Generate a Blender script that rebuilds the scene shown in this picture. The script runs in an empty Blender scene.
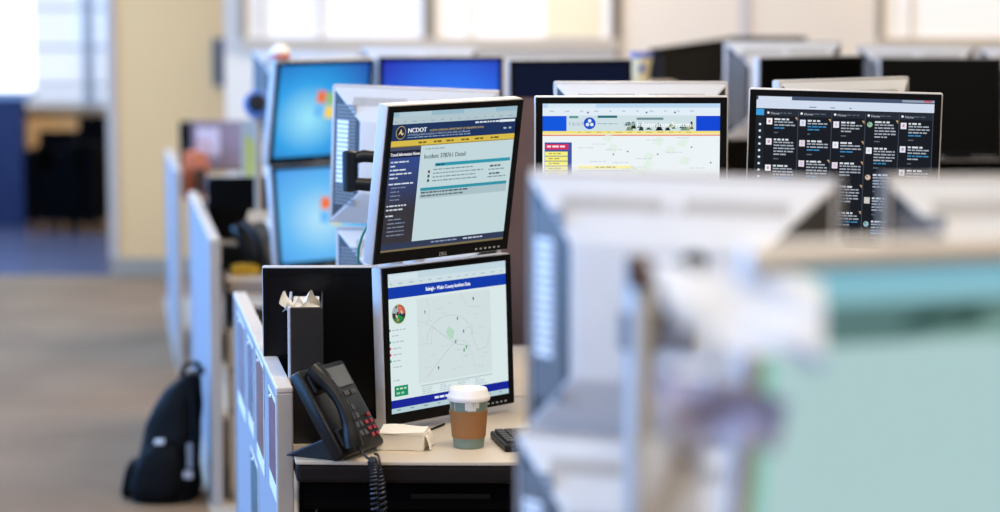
import bpy, bmesh, math, random
from mathutils import Vector, Matrix, Euler
R = math.radians
random.seed(7)
scene = bpy.context.scene
col = scene.collection

# ------------------------------------------------------------------ camera
F = 2350.0                      # focal length in pixels of a 1000 x 512 frame
CAMZ = 1.685
PITCH = math.atan(277.0 / F)    # horizon 277 px above the middle of the frame
cam_data = bpy.data.cameras.new('camera')
cam_data.sensor_width = 36.0
cam_data.lens = F * 36.0 / 1000.0
cam_data.clip_end = 200
cam_data.dof.use_dof = True
cam_data.dof.focus_distance = 4.92
cam_data.dof.aperture_fstop = 1.75
cam = bpy.data.objects.new('camera', cam_data)
cam.location = (0, 0, CAMZ)
cam.rotation_euler = (R(90) - PITCH, 0, 0)
col.objects.link(cam)
scene.camera = cam

# ------------------------------------------------------------------ world, lamps, exposure
scene.view_settings.view_transform = 'Standard'
scene.view_settings.look = 'None'
scene.view_settings.gamma = 1.0
scene.view_settings.exposure = 0.0
scene.view_settings.use_curve_mapping = False

def lin(c):
    return tuple((v / 12.92 if v <= .04045 else ((v + .055) / 1.055) ** 2.4) for v in c)
def rgb(r, g, b):
    return lin((r / 255, g / 255, b / 255))

world = bpy.data.worlds.new('office_air')
scene.world = world
world.use_nodes = True
bg = world.node_tree.nodes['Background']
bg.inputs[0].default_value = (*rgb(235, 228, 226), 1)
bg.inputs[1].default_value = .05

def area(name, loc, rot, sx, sy, power, color):
    l = bpy.data.lights.new(name, 'AREA')
    l.shape = 'RECTANGLE'; l.size = sx; l.size_y = sy
    l.energy = power; l.color = color
    o = bpy.data.objects.new(name, l)
    o.location = loc; o.rotation_euler = rot
    col.objects.link(o)
    return o

CEIL = 2.75
for ix, lx in enumerate((-2.4, .1, 2.6)):
    for iy in range(7):
        area('ceiling_lamp', (lx, -.7 + iy * 2.5, CEIL - .03), (0, 0, 0), 1.2, .6, (19, 31, 25)[ix], (1, .89, .71))
# daylight through the windows of the left wall
for iy in range(5):
    area('window_daylight', (-4.62, 1.4 + iy * 3.0, 1.7), (0, R(-90), 0), 1.6, 2.4, 160, (.14, .44, 1.0))

# ------------------------------------------------------------------ pixel helpers
FWD = Vector((0, math.cos(PITCH), -math.sin(PITCH)))
UP = Vector((0, math.sin(PITCH), math.cos(PITCH)))
def ray(px, py):
    return FWD + Vector((1, 0, 0)) * ((px - 500) / F) + UP * ((256 - py) / F)
def P(px, py, Y):               # the point of a pixel's ray at depth Y
    r = ray(px, py); return Vector((0, 0, CAMZ)) + r * (Y / r.y)
def G(px, py, z=0.0):           # the point of a pixel's ray on a level surface
    r = ray(px, py); return Vector((0, 0, CAMZ)) + r * ((z - CAMZ) / r.z)

# ------------------------------------------------------------------ materials
MATS = {}
def mat(name, color, rough=.5, metal=0.0, var=0.0, vscale=30.0, bump=0.0, bscale=200.0, emit=None, estr=0.0,
        trans=0.0, spec=None, stretch=None):
    if name in MATS: return MATS[name]
    m = bpy.data.materials.new(name); m.use_nodes = True
    nt = m.node_tree; b = nt.nodes['Principled BSDF']
    b.inputs['Base Color'].default_value = (*color, 1)
    b.inputs['Roughness'].default_value = rough
    b.inputs['Metallic'].default_value = metal
    if spec is not None: b.inputs['Specular IOR Level'].default_value = spec
    if trans: b.inputs['Transmission Weight'].default_value = trans
    if emit is not None:
        b.inputs['Emission Color'].default_value = (*emit, 1)
        b.inputs['Emission Strength'].default_value = estr
    if var or bump:
        tc = nt.nodes.new('ShaderNodeTexCoord')
        mp = nt.nodes.new('ShaderNodeMapping')
        if stretch: mp.inputs['Scale'].default_value = stretch
        nt.links.new(tc.outputs['Object'], mp.inputs['Vector'])
    if var:
        n = nt.nodes.new('ShaderNodeTexNoise'); n.inputs['Scale'].default_value = vscale
        n.inputs['Detail'].default_value = 4
        nt.links.new(mp.outputs[0], n.inputs['Vector'])
        mx = nt.nodes.new('ShaderNodeMix'); mx.data_type = 'RGBA'
        mx.inputs['A'].default_value = (*[max(0, c * (1 - var)) for c in color], 1)
        mx.inputs['B'].default_value = (*[min(1, c * (1 + var)) for c in color], 1)
        nt.links.new(n.outputs['Fac'], mx.inputs['Factor'])
        nt.links.new(mx.outputs['Result'], b.inputs['Base Color'])
    if bump:
        n2 = nt.nodes.new('ShaderNodeTexNoise'); n2.inputs['Scale'].default_value = bscale
        nt.links.new(mp.outputs[0], n2.inputs['Vector'])
        bp = nt.nodes.new('ShaderNodeBump'); bp.inputs['Strength'].default_value = bump
        bp.inputs['Distance'].default_value = .004
        nt.links.new(n2.outputs['Fac'], bp.inputs['Height'])
        nt.links.new(bp.outputs[0], b.inputs['Normal'])
    MATS[name] = m
    return m

def glow(r, g, b, k=1.0):       # a lit pixel colour of a screen
    n = 'lit_%d_%d_%d_%d' % (r, g, b, int(k * 100))
    return mat(n, (.004, .004, .004), .35, emit=rgb(r, g, b), estr=k, spec=.08)

M_SILVER = mat('silver_plastic', rgb(190, 186, 186), .38, var=.03, vscale=40)
M_SHELL = mat('monitor_back_plastic', rgb(212, 212, 214), .45, var=.03, vscale=25)
M_SLOT = mat('vent_slot', rgb(138, 132, 130), .7, var=.1)
M_LOUVRE = mat('vent_grille', rgb(118, 116, 116), .5, var=.1)
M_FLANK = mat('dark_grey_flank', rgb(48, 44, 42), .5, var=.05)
M_GLINT = mat('painted_glint', rgb(238, 240, 244), .25, var=.02)  # near-white colour paints the specular glint on the side louvres
M_BLACK = mat('black_bezel', rgb(9, 9, 11), .5, var=.1, spec=.1)
M_BLACKP = mat('black_plastic', rgb(16, 16, 18), .42, var=.15, vscale=60, spec=.25)
M_SOFTBLACK = mat('black_fabric', rgb(17, 18, 23), .85, var=.3, vscale=90, bump=.3, bscale=500)
M_OFF = mat('unlit_screen', rgb(4, 4, 4), .4, var=.2, vscale=3, spec=.08)
M_OFFBLUE = mat('unlit_blue_screen', rgb(8, 12, 26), .3, emit=rgb(8, 16, 38), estr=.9, spec=.1)
M_LOGO = mat('logo_silver', rgb(190, 192, 196), .3, metal=.2, var=.02)
M_STEEL = mat('steel_pole', rgb(190, 188, 186), .35, metal=.3, var=.04)
M_WHITE = mat('white_paper', rgb(226, 220, 210), .8, var=.03, vscale=12)
M_WALL = mat('cream_wall', rgb(238, 190, 130), .9, var=.03, vscale=1.5, bump=.05, bscale=80)
M_WALLB = mat('back_wall', rgb(236, 221, 202), .9, var=.02, vscale=1.2)
M_GREYWALL = mat('grey_wall', rgb(200, 190, 180), .85, var=.03)
M_TRIM = mat('grey_trim', rgb(162, 146, 126), .6, var=.04)
M_NAVY = mat('navy_panel', rgb(16, 30, 74), .6, var=.1)
M_DESK = mat('beige_laminate', rgb(204, 188, 168), .42, var=.03, vscale=14)
M_DESKEDGE = mat('dark_desk_edge', rgb(30, 25, 23), .6, var=.1, spec=.1)
M_PANEL = mat('panel_fabric', rgb(150, 152, 162), .9, var=.06, vscale=300, bump=.2, bscale=600)
M_CAP = mat('panel_cap', rgb(206, 196, 186), .5, var=.03)
M_POST = mat('panel_post', rgb(176, 166, 158), .5, var=.03)
M_PED = mat('taupe_metal', rgb(186, 174, 162), .5, var=.03)

# ------------------------------------------------------------------ mesh builder
class MB:
    def __init__(s): s.v = []; s.f = []; s.m = []; s.mats = []
    def slot(s, m):
        if m not in s.mats: s.mats.append(m)
        return s.mats.index(m)
    def add(s, vs, fs, m, T=None):
        o = len(s.v); k = s.slot(m)
        s.v += [tuple(T @ Vector(v)) if T is not None else tuple(v) for v in vs]
        for f in fs: s.f.append(tuple(o + i for i in f)); s.m.append(k)
        return s
    def box(s, a, b, m, T=None):
        (x0, y0, z0), (x1, y1, z1) = a, b
        vs = [(x0, y0, z0), (x1, y0, z0), (x1, y1, z0), (x0, y1, z0), (x0, y0, z1), (x1, y0, z1), (x1, y1, z1), (x0, y1, z1)]
        return s.add(vs, [(0, 3, 2, 1), (4, 5, 6, 7), (0, 1, 5, 4), (1, 2, 6, 5), (2, 3, 7, 6), (3, 0, 4, 7)], m, T)
    def prism(s, pts, z0, z1, m, T=None):          # counter-clockwise outline, upright
        n = len(pts)
        vs = [(x, y, z0) for x, y in pts] + [(x, y, z1) for x, y in pts]
        fs = [tuple(range(n - 1, -1, -1)), tuple(range(n, 2 * n))]
        fs += [(i, (i + 1) % n, n + (i + 1) % n, n + i) for i in range(n)]
        return s.add(vs, fs, m, T)
    def lathe(s, prof, m, n=24, T=None, cap=True):  # list of (radius, z)
        vs = []; fs = []
        for r, z in prof:
            vs += [(r * math.cos(2 * math.pi * i / n), r * math.sin(2 * math.pi * i / n), z) for i in range(n)]
        for k in range(len(prof) - 1):
            fs += [(k * n + i, k * n + (i + 1) % n, (k + 1) * n + (i + 1) % n, (k + 1) * n + i) for i in range(n)]
        if cap:
            fs.append(tuple(range(n - 1, -1, -1))); fs.append(tuple((len(prof) - 1) * n + i for i in range(n)))
        return s.add(vs, fs, m, T)
    def tube(s, pts, r, m, n=8, T=None):
        pts = [Vector(p) for p in pts]; vs = []; fs = []
        t0 = (pts[1] - pts[0]).normalized()
        ref = Vector((0, 0, 1)) if abs(t0.z) < .9 else Vector((1, 0, 0))
        u = t0.cross(ref).normalized()
        for i, p in enumerate(pts):
            t = (pts[min(i + 1, len(pts) - 1)] - pts[max(i - 1, 0)]).normalized()
            u = (u - t * u.dot(t)).normalized(); w = t.cross(u)
            rr = r[i] if isinstance(r, (list, tuple)) else r
            vs += [tuple(p + (u * math.cos(2 * math.pi * k / n) + w * math.sin(2 * math.pi * k / n)) * rr) for k in range(n)]
        for i in range(len(pts) - 1):
            fs += [(i * n + k, i * n + (k + 1) % n, (i + 1) * n + (k + 1) % n, (i + 1) * n + k) for k in range(n)]
        fs.append(tuple(range(n - 1, -1, -1))); fs.append(tuple((len(pts) - 1) * n + k for k in range(n)))
        return s.add(vs, fs, m, T)
    def grid(s, fn, nu, nv, m, T=None):
        vs = [fn(i / nu, j / nv) for j in range(nv + 1) for i in range(nu + 1)]
        fs = [(j * (nu + 1) + i, j * (nu + 1) + i + 1, (j + 1) * (nu + 1) + i + 1, (j + 1) * (nu + 1) + i) for j in range(nv) for i in range(nu)]
        return s.add(vs, fs, m, T)
    def ball(s, c, r, m, n=16, k=10, T=None):
        rx, ry, rz = (r, r, r) if not isinstance(r, (tuple, list)) else r
        vs = []; fs = []
        for j in range(k + 1):
            a = math.pi * j / k
            for i in range(n):
                b = 2 * math.pi * i / n
                vs.append((c[0] + rx * math.sin(a) * math.cos(b), c[1] + ry * math.sin(a) * math.sin(b), c[2] - rz * math.cos(a)))
        for j in range(k):
            fs += [(j * n + i, j * n + (i + 1) % n, (j + 1) * n + (i + 1) % n, (j + 1) * n + i) for i in range(n)]
        return s.add(vs, fs, m, T)
    def mesh(s, name, bevel=0.0, smooth=False, seg=2):
        me = bpy.data.meshes.new(name)
        me.from_pydata(s.v, [], s.f)
        for m in s.mats: me.materials.append(m)
        for p, k in zip(me.polygons, s.m): p.material_index = k
        if bevel or smooth:
            bm = bmesh.new(); bm.from_mesh(me)
            if smooth: bmesh.ops.remove_doubles(bm, verts=bm.verts, dist=1e-6)
            if bevel:
                bmesh.ops.bevel(bm, geom=[e for e in bm.edges if len(e.link_faces) == 2 and e.calc_face_angle(0) > .5],
                                offset=bevel, segments=seg, affect='EDGES', profile=.5, clamp_overlap=True)
            if smooth:
                for f in bm.faces: f.smooth = True
                for e in bm.edges:
                    if len(e.link_faces) == 2 and e.calc_face_angle(0) > R(40): e.smooth = False
            bm.to_mesh(me); bm.free()
        me.update()
        return me
    def build(s, name, parent=None, **k):
        return link(name, s.mesh(name, **k), parent)

def link(name, me, parent=None):
    o = bpy.data.objects.new(name, me); col.objects.link(o)
    if parent is not None: o.parent = parent
    return o
def tag(o, label, cat, group=None, kind=None):
    o['label'] = label; o['category'] = cat
    if group: o['group'] = group
    if kind: o['kind'] = kind
    return o
def thing(name, label, cat, loc=(0, 0, 0), rz=0.0, group=None):
    o = bpy.data.objects.new(name, None); o.empty_display_size = .05
    col.objects.link(o); o.location = loc; o.rotation_euler = (0, 0, rz)
    return tag(o, label, cat, group)
def struct(o):
    o['kind'] = 'structure'; return o
def stuff(o):
    o['kind'] = 'stuff'; return o

def text_mesh(body, size, align='LEFT'):
    c = bpy.data.curves.new('t', 'FONT'); c.body = body; c.size = size; c.align_x = align
    c.resolution_u = 3
    o = bpy.data.objects.new('t', c); col.objects.link(o)
    dg = bpy.context.evaluated_depsgraph_get()
    me = bpy.data.meshes.new_from_object(o.evaluated_get(dg))
    vs = [tuple(v.co) for v in me.vertices]; fs = [tuple(p.vertices) for p in me.polygons]
    bpy.data.objects.remove(o); bpy.data.curves.remove(c); bpy.data.meshes.remove(me)
    return vs, fs

# ================================================================== the setting
def wall(name, a, b, m, parent=None):
    return struct(MB().box(a, b, m).build(name, parent))

def carpet(name, c1, c2):
    m = bpy.data.materials.new(name); m.use_nodes = True; nt = m.node_tree; b = nt.nodes['Principled BSDF']
    tc = nt.nodes.new('ShaderNodeTexCoord')
    n1 = nt.nodes.new('ShaderNodeTexNoise'); n1.inputs['Scale'].default_value = 260; n1.inputs['Detail'].default_value = 3
    n2 = nt.nodes.new('ShaderNodeTexNoise'); n2.inputs['Scale'].default_value = 1.7; n2.inputs['Detail'].default_value = 3
    ad = nt.nodes.new('ShaderNodeMath'); ad.operation = 'MULTIPLY_ADD'; ad.inputs[1].default_value = .5
    r = nt.nodes.new('ShaderNodeValToRGB')
    r.color_ramp.elements[0].position = .45; r.color_ramp.elements[0].color = (*c1, 1)
    r.color_ramp.elements[1].position = 1.0; r.color_ramp.elements[1].color = (*c2, 1)
    for n in (n1, n2): nt.links.new(tc.outputs['Object'], n.inputs['Vector'])
    nt.links.new(n1.outputs['Fac'], ad.inputs[0]); nt.links.new(n2.outputs['Fac'], ad.inputs[2])
    nt.links.new(ad.outputs[0], r.inputs[0]); nt.links.new(r.outputs[0], b.inputs['Base Color'])
    b.inputs['Roughness'].default_value = .9
    bp = nt.nodes.new('ShaderNodeBump'); bp.inputs['Strength'].default_value = .4; bp.inputs['Distance'].default_value = .003
    nt.links.new(n1.outputs['Fac'], bp.inputs['Height']); nt.links.new(bp.outputs[0], b.inputs['Normal'])
    return m
M_CARPET = carpet('taupe_carpet', rgb(116, 87, 56), rgb(144, 112, 78))
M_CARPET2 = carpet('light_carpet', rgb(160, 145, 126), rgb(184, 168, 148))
M_TILE = mat('blue_grey_floor', rgb(96, 98, 118), .22, var=.08, vscale=2, bump=.03, bscale=3)

def panel_x(y): return -.44 - .172 * (y - 4.7)      # the line of low panels along the aisle
wall('floor', (-4.7, -1.5, -.1), (5.5, 13.35, 0), M_CARPET)
struct(MB().box((-4.7, 13.35, -.1), (-1.2, 17.2, -.002), M_TILE).build('floor_far'))
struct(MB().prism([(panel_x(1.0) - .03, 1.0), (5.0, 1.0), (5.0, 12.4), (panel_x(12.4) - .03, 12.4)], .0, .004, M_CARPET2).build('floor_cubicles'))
wall('ceiling', (-4.8, -1.5, CEIL), (5.5, 17.2, CEIL + .1), mat('ceiling_tile', rgb(225, 222, 218), .9, var=.03))

# left wall: sill, header and piers around five windows
wl = MB()
wl.box((-4.8, -1.5, 0), (-4.66, 17.2, .85), M_WALL).box((-4.8, -1.5, 2.55), (-4.66, 17.2, CEIL), M_WALL)
for a, b in ((-1.5, .15), (2.65, 3.15), (5.65, 6.15), (8.65, 9.15), (11.65, 12.15), (14.65, 17.2)):
    wl.box((-4.8, a, .85), (-4.66, b, 2.55), M_WALL)
struct(wl.build('wall_left'))

# far wall at the end of the aisle, with a window of small panes
YF = 16.8
wf = MB()
x_w0, x_w1 = P(26, 60, YF).x, P(111, 60, YF).x
z_s = P(60, 106, YF).z
wf.box((-4.66, YF, 0), (-1.2, YF + .15, z_s), M_WALL).box((x_w1, YF, z_s), (-1.2, YF + .15, CEIL), M_WALL)
wf.box((-4.66, YF, z_s), (x_w0 - .9, YF + .15, CEIL), M_WALL)
struct(wf.build('wall_far'))
win = struct(MB().box((x_w0 - .9, YF + .1, z_s), (x_w1, YF + .12, CEIL), mat('daylit_glass', (.02, .02, .03), .1, emit=rgb(214, 226, 248), estr=1.15)).build('window_1'))
M_MUL = mat('window_mullion', rgb(150, 168, 190), .5, var=.05)
fr = MB()
for px in (87, 110): 
    x = P(px, 50, YF).x; fr.box((x - .035, YF + .02, z_s), (x + .035, YF + .1, CEIL), M_MUL)
x = P(47, 50, YF).x
for py in (101, 86, 48, 8):
    z = P(60, py, YF).z; fr.box((x_w0 - .9, YF + .04, z - .012), (x_w1, YF + .1, z + .012), M_MUL)
fr.build('window_frame', win)
MB().box((x_w0 - .9, YF - .06, z_s - .04), (x_w1 + .03, YF + .02, z_s), M_TRIM).build('window_sill', win)
# bright window bay standing proud on the left, navy spandrel beneath
YB = 16.1
xb = P(30, 50, YB).x; xn = P(23, 150, YB).x; zb = P(10, 91, YB).z
bay = struct(MB().box((-4.66, YB, zb), (xb, YB + .1, CEIL), mat('sunlit_pane', (.02, .02, .02), .2, emit=rgb(250, 252, 255), estr=2.2)).build('window_2'))
MB().box((-4.66, YB - .03, zb - .05), (xb, YB + .12, zb), M_MUL).build('window_frame', bay)
wall('wall_spandrel', (-4.66, YB, 0), (xn, YB + .15, zb - .05), M_NAVY)

# wide cream pier
YP = 13.35
x0, x1 = P(113, 100, YP).x, P(224, 100, YP).x
pier = wall('wall_pier', (x0, YP, 0), (x1, YP + .5, CEIL), M_WALL)
struct(MB().box((x0 - .03, YP - .015, 0), (x1, YP, .1), M_TRIM).build('baseboard_pier'))
struct(MB().box((x0 - .035, YP - .012, .1), (x0 + .02, YP + .3, CEIL), mat('pier_trim', rgb(196, 176, 158), .7, var=.03)).build('trim_1'))
sg = P(218, 62, 13.2)
sign = thing('wall_box', 'narrow dark grey box on the cream wall edge', 'wall box', (P(219, 62, YP).x, YP, P(219, 86, YP).z))
MB().box((-.03, -.05, 0), (.03, -.001, .27), mat('dark_grey_box', rgb(88, 88, 96), .6, var=.08)).build('housing', sign, bevel=.006)
MB().box((-.02, -.055, .03), (.02, -.05, .24), mat('dark_grey_face', rgb(70, 70, 78), .6, var=.08)).build('cover', sign)

# back wall with bright glazed upper panes
YW = 12.7
zl0, zl1 = P(500, 51, YW).z, P(500, 38, YW).z
def wx(px): return P(px, 30, YW).x
wb = MB()
wb.box((wx(224), YW, 0), (5.4, YW + .12, zl0), M_WALLB)
wb.box((wx(618), YW, zl0), (wx(878), YW + .12, CEIL), M_WALLB)
struct(wb.build('wall_back'))
struct(MB().box((wx(224), YW - .01, zl0), (wx(242), YW + .12, CEIL), M_GREYWALL).build('trim_2'))
M_LEDGE = mat('ledge_grey', rgb(196, 180, 160), .6, var=.03)
struct(MB().box((wx(242), YW - .03, zl0), (wx(620), YW + .12, zl1), M_LEDGE).build('trim_3'))
struct(MB().box((wx(876), YW - .03, zl0), (5.4, YW + .12, zl1), M_LEDGE).build('trim_4'))
def blind(name, r, g, b, k):
    return mat(name, rgb(232, 226, 220), .7, var=.02, vscale=3, emit=rgb(r, g, b), estr=k)
for n, (a, b, seams) in enumerate(((242, 427, (262, 320)), (432, 614, (470,)), (880, 1110, (912, 1010)))):
    w = struct(MB().box((wx(a), YW + .03, zl1), (wx(b), YW + .06, CEIL), blind('lit_blind_%d' % n, 240, 236, 232, .28)).build('window_%d' % (3 + n)))
    fm = MB()
    for s in (a, b): fm.box((wx(s) - .02, YW - .02, zl1), (wx(s) + .02, YW + .03, CEIL), M_TRIM)
    fm.build('window_frame', w)
    for s in seams:
        MB().box((wx(s) - .006, YW + .012, zl1), (wx(s) + .006, YW + .03, CEIL), M_LEDGE).build('blind_seam', w)
    if n == 1:
        MB().box((wx(545), YW + .015, zl1 + .01), (wx(600), YW + .03, CEIL - .5), mat('yellow_note', rgb(242, 226, 190), .8, var=.02)).build('blind_patch', w)
for n, px in enumerate((745,)):
    struct(MB().box((wx(px) - .03, YW - .012, 0), (wx(px) + .03, YW, CEIL), mat('pale_seam', rgb(206, 196, 192), .7, var=.03)).build('trim_5'))
struct(MB().box((wx(618) - .02, YW - .02, 0), (wx(618) + .02, YW, CEIL), M_TRIM).build('trim_6'))

# ================================================================== monitors
W, H, TH, BD = .406, .337, .028, .055
SW, SH = .372, .296
SZ = H / 2 + .005
def rim_mesh():
    m = MB(); m.box((-W / 2, 0, 0), (W / 2, TH, H), M_SILVER); return m.mesh('rim', bevel=.004, smooth=True)
def dark_rim_mesh():
    m = MB(); k = TH * .35
    m.box((-W / 2, 0, 0), (W / 2, k, H), M_SILVER).box((-W / 2 + .004, k, 0), (W / 2 - .004, TH, H), M_SILVER)
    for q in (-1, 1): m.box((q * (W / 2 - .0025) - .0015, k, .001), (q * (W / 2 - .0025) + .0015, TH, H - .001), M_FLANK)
    return m.mesh('rim')
def bezel_mesh(m_):
    b = MB(); o = W / 2 - .003; x = SW / 2; z0, z1 = SZ - SH / 2, SZ + SH / 2
    f0, f1 = -.004, .001
    for a, c in (((-o, f0, .003), (o, f1, z0)), ((-o, f0, z1), (o, f1, H - .003)), ((-o, f0, z0), (-x, f1, z1)), ((x, f0, z0), (o, f1, z1))):
        b.box(a, c, m_)
    return b.mesh('bezel', smooth=True)
IX, IZ = .082, .084
def shell_mesh():
    m = MB(); e = .004; y0, y1 = TH - .001, TH + BD
    vs = [(-W / 2 + e, y0, e), (W / 2 - e, y0, e), (W / 2 - e, y0, H - e), (-W / 2 + e, y0, H - e),
          (-W / 2 + IX, y1, IZ - .005), (W / 2 - IX, y1, IZ - .005), (W / 2 - IX, y1, H - IZ), (-W / 2 + IX, y1, H - IZ)]
    m.add(vs, [(4, 5, 6, 7), (3, 2, 1, 0), (0, 1, 5, 4), (2, 3, 7, 6)], M_SHELL)
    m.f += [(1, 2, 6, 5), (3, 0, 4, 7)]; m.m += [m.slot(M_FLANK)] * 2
    # the faces look outwards once wound for +y
    m.f = [tuple(reversed(f)) for f in m.f]
    return m.mesh('back_shell', bevel=.004, smooth=True)
def slope_frame(kind):         # point on a sloped face of the back shell: a runs along, t goes rim -> middle
    e = .004; y0, y1 = TH - .001, TH + BD
    if kind == 'top':
        n = Vector((0, IZ, BD)).normalized()
        return (lambda a, t: Vector((a, y0 + (y1 - y0) * t, (H - e) + (H - IZ - H + e) * t))), Vector((1, 0, 0)), Vector((0, BD, -IZ)).normalized(), n
    s = -1 if kind == 'low_x' else 1
    n = Vector((s * BD, IX, 0)).normalized()
    return (lambda a, t: Vector((s * ((W / 2 - e) - (IX - e) * t), y0 + (y1 - y0) * t, a))), Vector((0, 0, 1)), Vector((-s * IX, BD, 0)).normalized(), n
def slot_row(m, kind, a_list, t0, t1, half, mt, proud=.0004):
    fn, ea, et, n = slope_frame(kind)
    for a in a_list:
        q = [fn(a - half, t0), fn(a + half, t0), fn(a + half, t1), fn(a - half, t1)]
        top = [p + n * proud for p in q]; bot = [p - n * .002 for p in q]
        m.add(bot + top, [(4, 5, 6, 7), (0, 1, 5, 4), (1, 2, 6, 5), (2, 3, 7, 6), (3, 0, 4, 7)], mt)
def vents_mesh():
    m = MB()
    al = [-.145 + i * .0055 for i in range(24)] + [.0185 + i * .0055 for i in range(24)]
    slot_row(m, 'top', al, .3, .55, .0012, M_SLOT)
    return m.mesh('top_vents')
def side_vents_mesh():
    m = MB()
    for k in ('high_x',):
        slot_row(m, k, [.05 + i * .0085 for i in range(29)], .12, .8, .0026, M_LOUVRE)
    return m.mesh('side_vents')
def glint_mesh():
    m = MB()
    for k in ('high_x',):
        slot_row(m, k, [.105 + i * .011 for i in range(14)], .16, .55, .004, M_GLINT, .0012)
    return m.mesh('side_glint')
def logo_mesh():
    vs, fs = text_mesh('DELL', .011, 'CENTER')
    m = MB(); m.add([(x, -.0045, .0058 + y) for x, y, z in vs], fs, M_LOGO); return m.mesh('logo')
def back_logo_mesh():
    vs, fs = text_mesh('DELL', .022, 'CENTER'); fn, ea, et, n = slope_frame('top')
    m = MB(); m.add([tuple(fn(0, .55) - Vector((1, 0, 0)) * x - et * y + n * .0006) for x, y, z in vs], fs, mat('embossed_logo', rgb(176, 172, 174), .5, var=.03)); return m.mesh('back_logo')
def buttons_mesh():
    m = MB()
    for i in range(6): m.box((.098 + i * .014, -.0048, .009), (.104 + i * .014, -.004, .0125), M_LOGO)
    return m.mesh('buttons')
def ports_mesh():
    m = MB()
    m.box((-.055, TH + BD - .004, .075), (.055, TH + BD + .004, .083), M_SLOT)
    return m.mesh('port_row')
def screen_mesh(mt):
    m = MB(); z0, z1 = SZ - SH / 2, SZ + SH / 2
    m.add([(-SW / 2, -.0006, z0), (SW / 2, -.0006, z0), (SW / 2, -.0006, z1), (-SW / 2, -.0006, z1)], [(0, 1, 2, 3)], mt)
    return m.mesh('screen')
ME = dict(rim=rim_mesh(), drim=dark_rim_mesh(), bezel=bezel_mesh(M_BLACK), shell=shell_mesh(), vents=vents_mesh(), side=side_vents_mesh(),
          grille=glint_mesh(), logo=logo_mesh(), blogo=back_logo_mesh(), buttons=buttons_mesh(), ports=ports_mesh(),
          sbezel=bezel_mesh(mat('sand_bezel', rgb(206, 192, 170), .5, var=.03)))
MONS = []
M_PLATE = mat('grey_plate', rgb(120, 116, 118), .5, var=.05)
def monitor(label, px, py, Y, yaw=0.0, tilt=0.0, roll=0.0, screen=None, front=True, back=True, group='silver flat monitors', bez='bezel', scale=1.0, rim='rim', grille=False):
    """px, py: pixel of the middle of the top edge; Y: its depth; yaw turns the screen to the right."""
    rot = Euler((R(tilt), R(roll), R(yaw)), 'XYZ')
    top = P(px, py, Y)
    loc = top - rot.to_matrix() @ Vector((0, 0, H * scale))
    t = thing('computer_monitor', label, 'monitor', loc, 0, group)
    t.rotation_euler = rot; t.scale = (scale,) * 3
    link('rim', ME[rim], t)
    b = link('bezel', ME[bez], t)
    s = None
    if front:
        link('logo', ME['logo'], b); link('buttons', ME['buttons'], b)
    s = link('screen', screen_mesh(screen or M_OFF), t)
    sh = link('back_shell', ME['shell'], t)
    if back:
        stuff(link('top_vents', ME['vents'], sh)); stuff(link('side_vents', ME['side'], sh))
        link('back_logo', ME['blogo'], sh); link('port_row', ME['ports'], sh)
        if grille: stuff(link('side_glint', ME['grille'], sh))  # pale bars stand for a bright reflection on the flank
    mw = Matrix.Translation(loc) @ rot.to_matrix().to_4x4()
    MONS.append((t, mw))
    return t, s, mw

class Print:                    # flat picture elements on a screen, u from the left and v from the top, both 0..1
    def __init__(s): s.mb = MB()
    def xy(s, u, v, l): return ((u - .5) * SW, -.0008 - .00018 * l, SZ + (.5 - v) * SH)
    def rect(s, u0, v0, u1, v1, c, l=1):
        m = c if not isinstance(c, tuple) else glow(*c)
        s.mb.add([s.xy(u0, v1, l), s.xy(u1, v1, l), s.xy(u1, v0, l), s.xy(u0, v0, l)], [(0, 1, 2, 3)], m); return s
    def disc(s, u, v, r, c, l=1, n=20, a0=0, a1=360):
        vs = [s.xy(u, v, l)] + [s.xy(u + r / SW * math.cos(R(a0 + (a1 - a0) * i / n)), v - r / SH * math.sin(R(a0 + (a1 - a0) * i / n)), l) for i in range(n + 1)]
        s.mb.add(vs, [(0, i + 1, i + 2) for i in range(n)], glow(*c)); return s
    def poly(s, pts, c, l=1):
        s.mb.add([s.xy(u, v, l) for u, v in pts], [tuple(range(len(pts) - 1, -1, -1))], glow(*c)); return s
    def line(s, pts, w, c, l=1):
        for (u0, v0), (u1, v1) in zip(pts, pts[1:]):
            a = Vector(((u1 - u0) * SW, -(v1 - v0) * SH)); 
            if a.length < 1e-6: continue
            nrm = Vector((-a.y, a.x)).normalized() * w / 2
            du, dv = nrm.x / SW, -nrm.y / SH
            s.mb.add([s.xy(u0 - du, v0 - dv, l), s.xy(u1 - du, v1 - dv, l), s.xy(u1 + du, v1 + dv, l), s.xy(u0 + du, v0 + dv, l)], [(0, 1, 2, 3)], glow(*c))
        return s
    def text(s, u, v, body, size, c, l=2, align='LEFT', squash=1.0, bold=0):
        vs, fs = text_mesh(body, size, align); x0, y0, z0 = s.xy(u, v, l)
        for dx in ([0] if not bold else [-bold, 0, bold]):
            s.mb.add([(x0 + x * squash + dx, y0 - abs(dx) * .01, z0 + y) for x, y, z in vs], fs, glow(*c))
        return s
    def words(s, u0, u1, v, h, c, l=2, fill=1.0, wmin=.012, wmax=.04, gap=.007):   # a line of print too small to read
        u = u0; end = u0 + (u1 - u0) * fill
        while u < end - wmin:
            w = min(random.uniform(wmin, wmax), end - u); s.rect(u, v, u + w, v + h, c, l); u += w + gap
        return s
    def put(s, name, screen):
        return stuff(s.mb.build(name, screen))

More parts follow.
